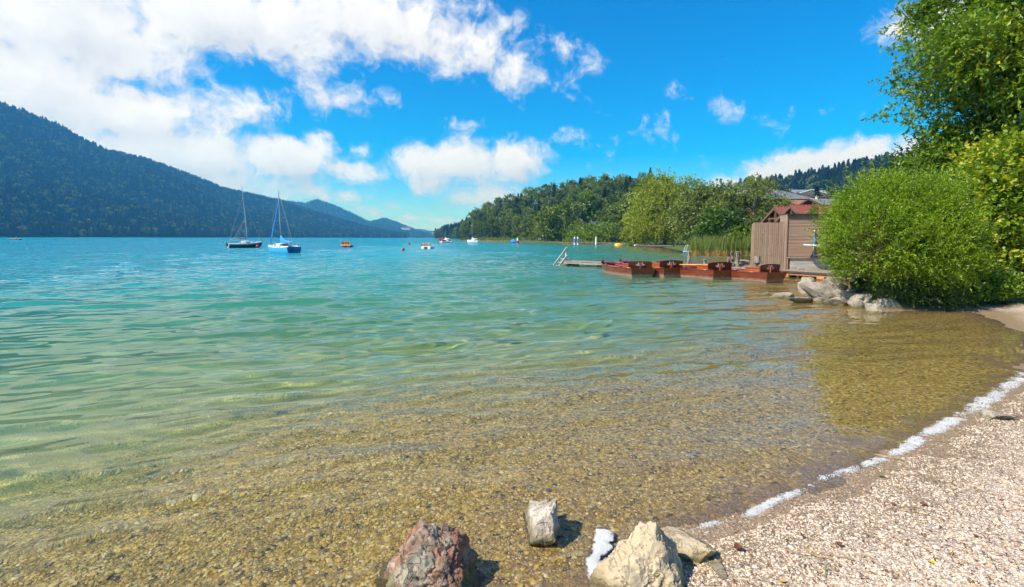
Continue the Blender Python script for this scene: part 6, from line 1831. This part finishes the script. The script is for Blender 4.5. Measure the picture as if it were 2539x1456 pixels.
foam_object('foam', 'line of white foam washed up along the waterline of the beach', 30, fl, [.17, .14, .11, .085, .07, .06, .06, .055, .05, .045, .045, .035, .035, .03], 900, .0105, .007, .48, [.1, .05, .05, .0, .05, .1, .05, .05, -.2, -.15, .1, -.3, -.2, -.35])
fp = [P2(1500, 1318), P2(1492, 1355), P2(1484, 1395), P2(1474, 1440)]
foam_object('foam', 'patch of white foam caught beside the big cream rock', 40, fp, [.055, .07, .075, .05], 905, .009, .005, .42, [-.2, .1, .05, -.2])

# ================================================================== pebbles
def pebble_mat(name, cols, rough):
    m_, k, out = new_mat(name)
    b = k.n('ShaderNodeBsdfPrincipled')
    a = k.n('ShaderNodeAttribute'); a.attribute_type = 'INSTANCER'; a.attribute_name = 'tint'
    cr = k.n('ShaderNodeValToRGB'); k.put(cr.inputs[0], a.outputs['Fac'])
    el_ = cr.color_ramp.elements
    while len(el_) < len(cols): el_.new(.5)
    for i, c in enumerate(cols):
        el_[i].position = i / (len(cols) - 1); el_[i].color = c + (1,)
    tcn = k.n('ShaderNodeTexCoord')
    n_ = k.noise(tcn.outputs['Object'], 1.7, 3, .6)
    k.put(b.inputs['Base Color'], k.mix(1.0, cr.outputs[0], k.xyz(*[k.m('MULTIPLY_ADD', n_, .5, .75)] * 3), 'MULTIPLY'))
    b.inputs['Roughness'].default_value = rough
    m_.node_tree.links.new(b.outputs[0], out.inputs[0])
    return m_
M['peb_dry'] = pebble_mat('dry_gravel', [(.50, .36, .24), (.69, .56, .42), (.59, .46, .33), (.75, .65, .52), (.38, .34, .30), (.67, .53, .39), (.48, .30, .16), (.71, .61, .48)], .8)
M['peb_wet'] = pebble_mat('lake_pebbles', [(.38, .245, .06), (.60, .41, .11), (.30, .19, .05), (.68, .50, .16), (.74, .60, .34), (.50, .33, .08), (.20, .145, .06), (.68, .45, .09), (.58, .39, .11)], .5)
M['peb_damp'] = pebble_mat('damp_gravel', [(.20, .12, .065), (.34, .22, .13), (.27, .17, .10), (.46, .33, .21), (.16, .105, .07), (.38, .25, .14), (.52, .42, .31), (.30, .18, .09)], .45)
def peb_points(n, rmin, rmax, azmin, azmax, seed, cond):
    rg = np.random.default_rng(seed)
    az_ = R(azmin) + (R(azmax) - R(azmin)) * rg.random(n)
    r_ = np.sqrt(rmin ** 2 + (rmax ** 2 - rmin ** 2) * rg.random(n) ** 1.7)
    x, y = r_ * np.sin(az_), r_ * np.cos(az_)
    sd = sdist(x, y); z = ground_z(x, y, sd)
    ok = cond(sd, z, rg.random(n))
    return x[ok], y[ok], z[ok], rg
def pebbles(name, label, pts, smin, smax, material, ico, big=0.02):
    x, y, z, rg = pts
    n = len(x)
    s_ = smin * (smax / smin) ** (rg.random(n) ** 1.8)
    s_ = np.where(rg.random(n) < big, s_ * 1.7, s_)
    scl = np.stack([s_ * (.8 + .5 * rg.random(n)), s_ * (.75 + .4 * rg.random(n)), s_ * (.4 + .3 * rg.random(n))], -1)
    rot = np.stack([rg.normal(size=n) * .3, rg.normal(size=n) * .3, rg.random(n) * 6.28], -1)
    o = scatter(name, np.stack([x, y, z + s_ * .12], -1), scl, rot, None, material, rg.random(n), ico)
    tag(o, label, 'pebbles', kind='stuff')
    return wet(o)
pebbles('gravel', 'pale dry gravel of the beach', peb_points(230000, 1.7, 9.5, -10, 58, 700, lambda sd, z, u: (z > .02) & (sd > .03)), .003, .009, M['peb_dry'], 1, .05)
pebbles('pebbles', 'brown and golden pebbles under the clear shallow water', peb_points(230000, 1.7, 9, -58, 58, 701, lambda sd, z, u: (z < -.035) & (z > -.40) & (u < np.clip(.15 + (-z) * 5, 0, 1) * .9 + .1) & (u > (-z - .16) * 3.2)), .004, .0145, M['peb_wet'], 2, .06)
pebbles('pebbles', 'fine wet gravel along the waterline', peb_points(120000, 1.7, 8, -40, 58, 702, lambda sd, z, u: (z < .03) & (z > -.09)), .004, .010, M['peb_damp'], 1, .02)

# ================================================================== leaves and twigs on the beach
M['deadleaf'] = mat('dead_leaf', (.20, .06, .02), (.11, .035, .015), 30, .7)
M['yellowleaf'] = mat('yellow_leaf', (.60, .36, .03), (.45, .24, .02), 30, .7)
M['greenleaf'] = mat('fallen_green_leaf', (.10, .17, .03), (.16, .2, .04), 30, .7)
M['straw'] = mat('straw', (.46, .30, .12), (.34, .2, .08), 30, .8)
def fallen_leaf(label, px, py, size, rz, material, curl=.5):
    size *= .7
    g_ = at(px, py, .08); z_ = float(ground_z(np.array([g_.x]), np.array([g_.y]))[0])
    g_ = at(px, py, z_ + .01)
    V, F = [], []
    prof = [(0, .02), (.18, .30), (.42, .42), (.68, .33), (.88, .14), (1, .01)]
    for u, w in prof:
        for v in (-1, -.5, 0, .5, 1):
            V.append(((u - .5) * size, v * w * size, (abs(v) ** 1.5 * w * curl + (u - .5) ** 2 * curl * .5) * size))
    for i in range(5):
        for j in range(4): F.append((i * 5 + j, (i + 1) * 5 + j, (i + 1) * 5 + j + 1, i * 5 + j + 1))
    t = thing('fallen_leaf', label, 'leaf', (g_.x, g_.y, z_ + .012), rz)
    MB().add(V, F).build('blade', M[material], t, smooth=True)
    MB().tube([(-.5 * size, 0, .0), (-.75 * size, .04 * size, .05 * size)], .03 * size, 5).build('stalk', M['twig'], t)
    return t
def stalk(label, px, py, L, rz, material='straw', r_=.003, bend=.1):
    g_ = at(px, py, .1); z_ = float(ground_z(np.array([g_.x]), np.array([g_.y]))[0]); g_ = at(px, py, z_)
    o = MB().tube([(-L / 2, 0, .008), (-L * .1, bend * L * .5, .016), (L * .2, bend * L * .6, .012), (L / 2, 0, .010)], [r_, r_, r_ * .9, r_ * .5], 6).build('twig', M[material], smooth=True)
    o.location = (g_.x, g_.y, z_ + .004); o.rotation_euler = (0, 0, rz)
    return tag(o, label, 'twig')
fallen_leaf('curled dark red leaf at the waterline right of the cream rocks', 1832, 1362, .085, .4, 'deadleaf', 1.0)
fallen_leaf('curled brown leaf standing on the gravel in the middle of the beach', 2080, 1352, .06, 1.3, 'deadleaf', 1.1)
fallen_leaf('yellow leaf at the bottom edge of the beach', 1942, 1442, .045, .2, 'yellowleaf', .4)
fallen_leaf('green leaf beside the foam line', 2186, 1180, .07, .1, 'greenleaf', .4)
fallen_leaf('orange leaf just above the foam line', 2232, 1210, .035, 1.9, 'yellowleaf', .4)
fallen_leaf('dark brown leaf above the foam, near the small orange leaf', 2215, 1252, .045, 2.2, 'deadleaf', .9)
fallen_leaf('red brown leaf strip on the upper beach', 2290, 1252, .07, 2.8, 'deadleaf', .6)
fallen_leaf('dark wrinkled leaf left of the straw stalks', 1990, 1330, .05, .9, 'deadleaf', 1.0)
fallen_leaf('tan leaf at the lower right of the beach', 2310, 1395, .05, 2.0, 'yellowleaf', .3)
fallen_leaf('little brown leaf far right on the beach', 2420, 1330, .04, .5, 'deadleaf', .6)
stalk('pale straw stalk pointing down right on the lower beach', 2030, 1390, .30, R(-28))
stalk('second straw stalk crossing beside the first', 2055, 1382, .24, R(-24), bend=.04)
stalk('green grass stalk lying on the lower beach', 2052, 1418, .14, R(50), 'greenleaf', .0025)
stalk('dry stem beside the curled dark red leaf', 1862, 1356, .12, R(18), bend=.05)
stalk('thin brown twig in the middle of the upper beach', 2275, 1268, .16, R(-25), 'twig')
stalk('thin twig near the foam at the edge of the wet gravel', 1985, 1282, .12, R(20), 'twig', .002)
stalk('long reed stem lying above the foam', 2215, 1140, .26, R(-35), bend=.03)
stalk('brown stick beside the flat pale stone', 2500, 1035, .3, R(-10), 'twig')
# small scattered litter, too fine to tell apart
rg = np.random.default_rng(808)
x, y, z, _ = peb_points(22000, 2.0, 9.0, 5, 58, 809, lambda sd, z, u: (sd > .12) & (u < np.clip(1.1 * np.exp(-((sd - .75) / .55) ** 2) + .10, 0, 1) * .75))
O = np.stack([x, y, z + .008], -1)
V_, F_, T_ = sprays(O, np.concatenate([rg.normal(size=(len(O), 2)), np.full((len(O), 1), .1)], -1), .02, 1, .028, .008, 0, .5, rg, None, .8)
o = np_obj('litter', V_, F_, leaf_mat('litter_bits', (.10, .05, .02), (.20, .10, .035), (.34, .2, .07), .1, 3), face_attr={'tint': T_})
tag(o, 'brown crumbs of leaves and bark strewn along the high water mark', 'litter', kind='stuff')
# ================================================================== air
def haze():
    m_, k, out = new_mat('lake_haze')
    pv = k.n('ShaderNodeVolumePrincipled')
    pv.inputs['Color'].default_value = (.09, .46, 1.0, 1)
    pv.inputs['Density'].default_value = 2.6e-4
    pv.inputs['Absorption Color'].default_value = (.75, 1, 1, 1)
    pv.inputs['Anisotropy'].default_value = .25
    m_.node_tree.links.new(pv.outputs[0], out.inputs['Volume'])
    mb = MB(); mb.box((0, 2500, 202), (13200, 8800, 424))
    o = mb.build('haze', m_)
    return tag(o, 'thin blue haze over the lake and the mountains', 'haze', kind='stuff')
haze()
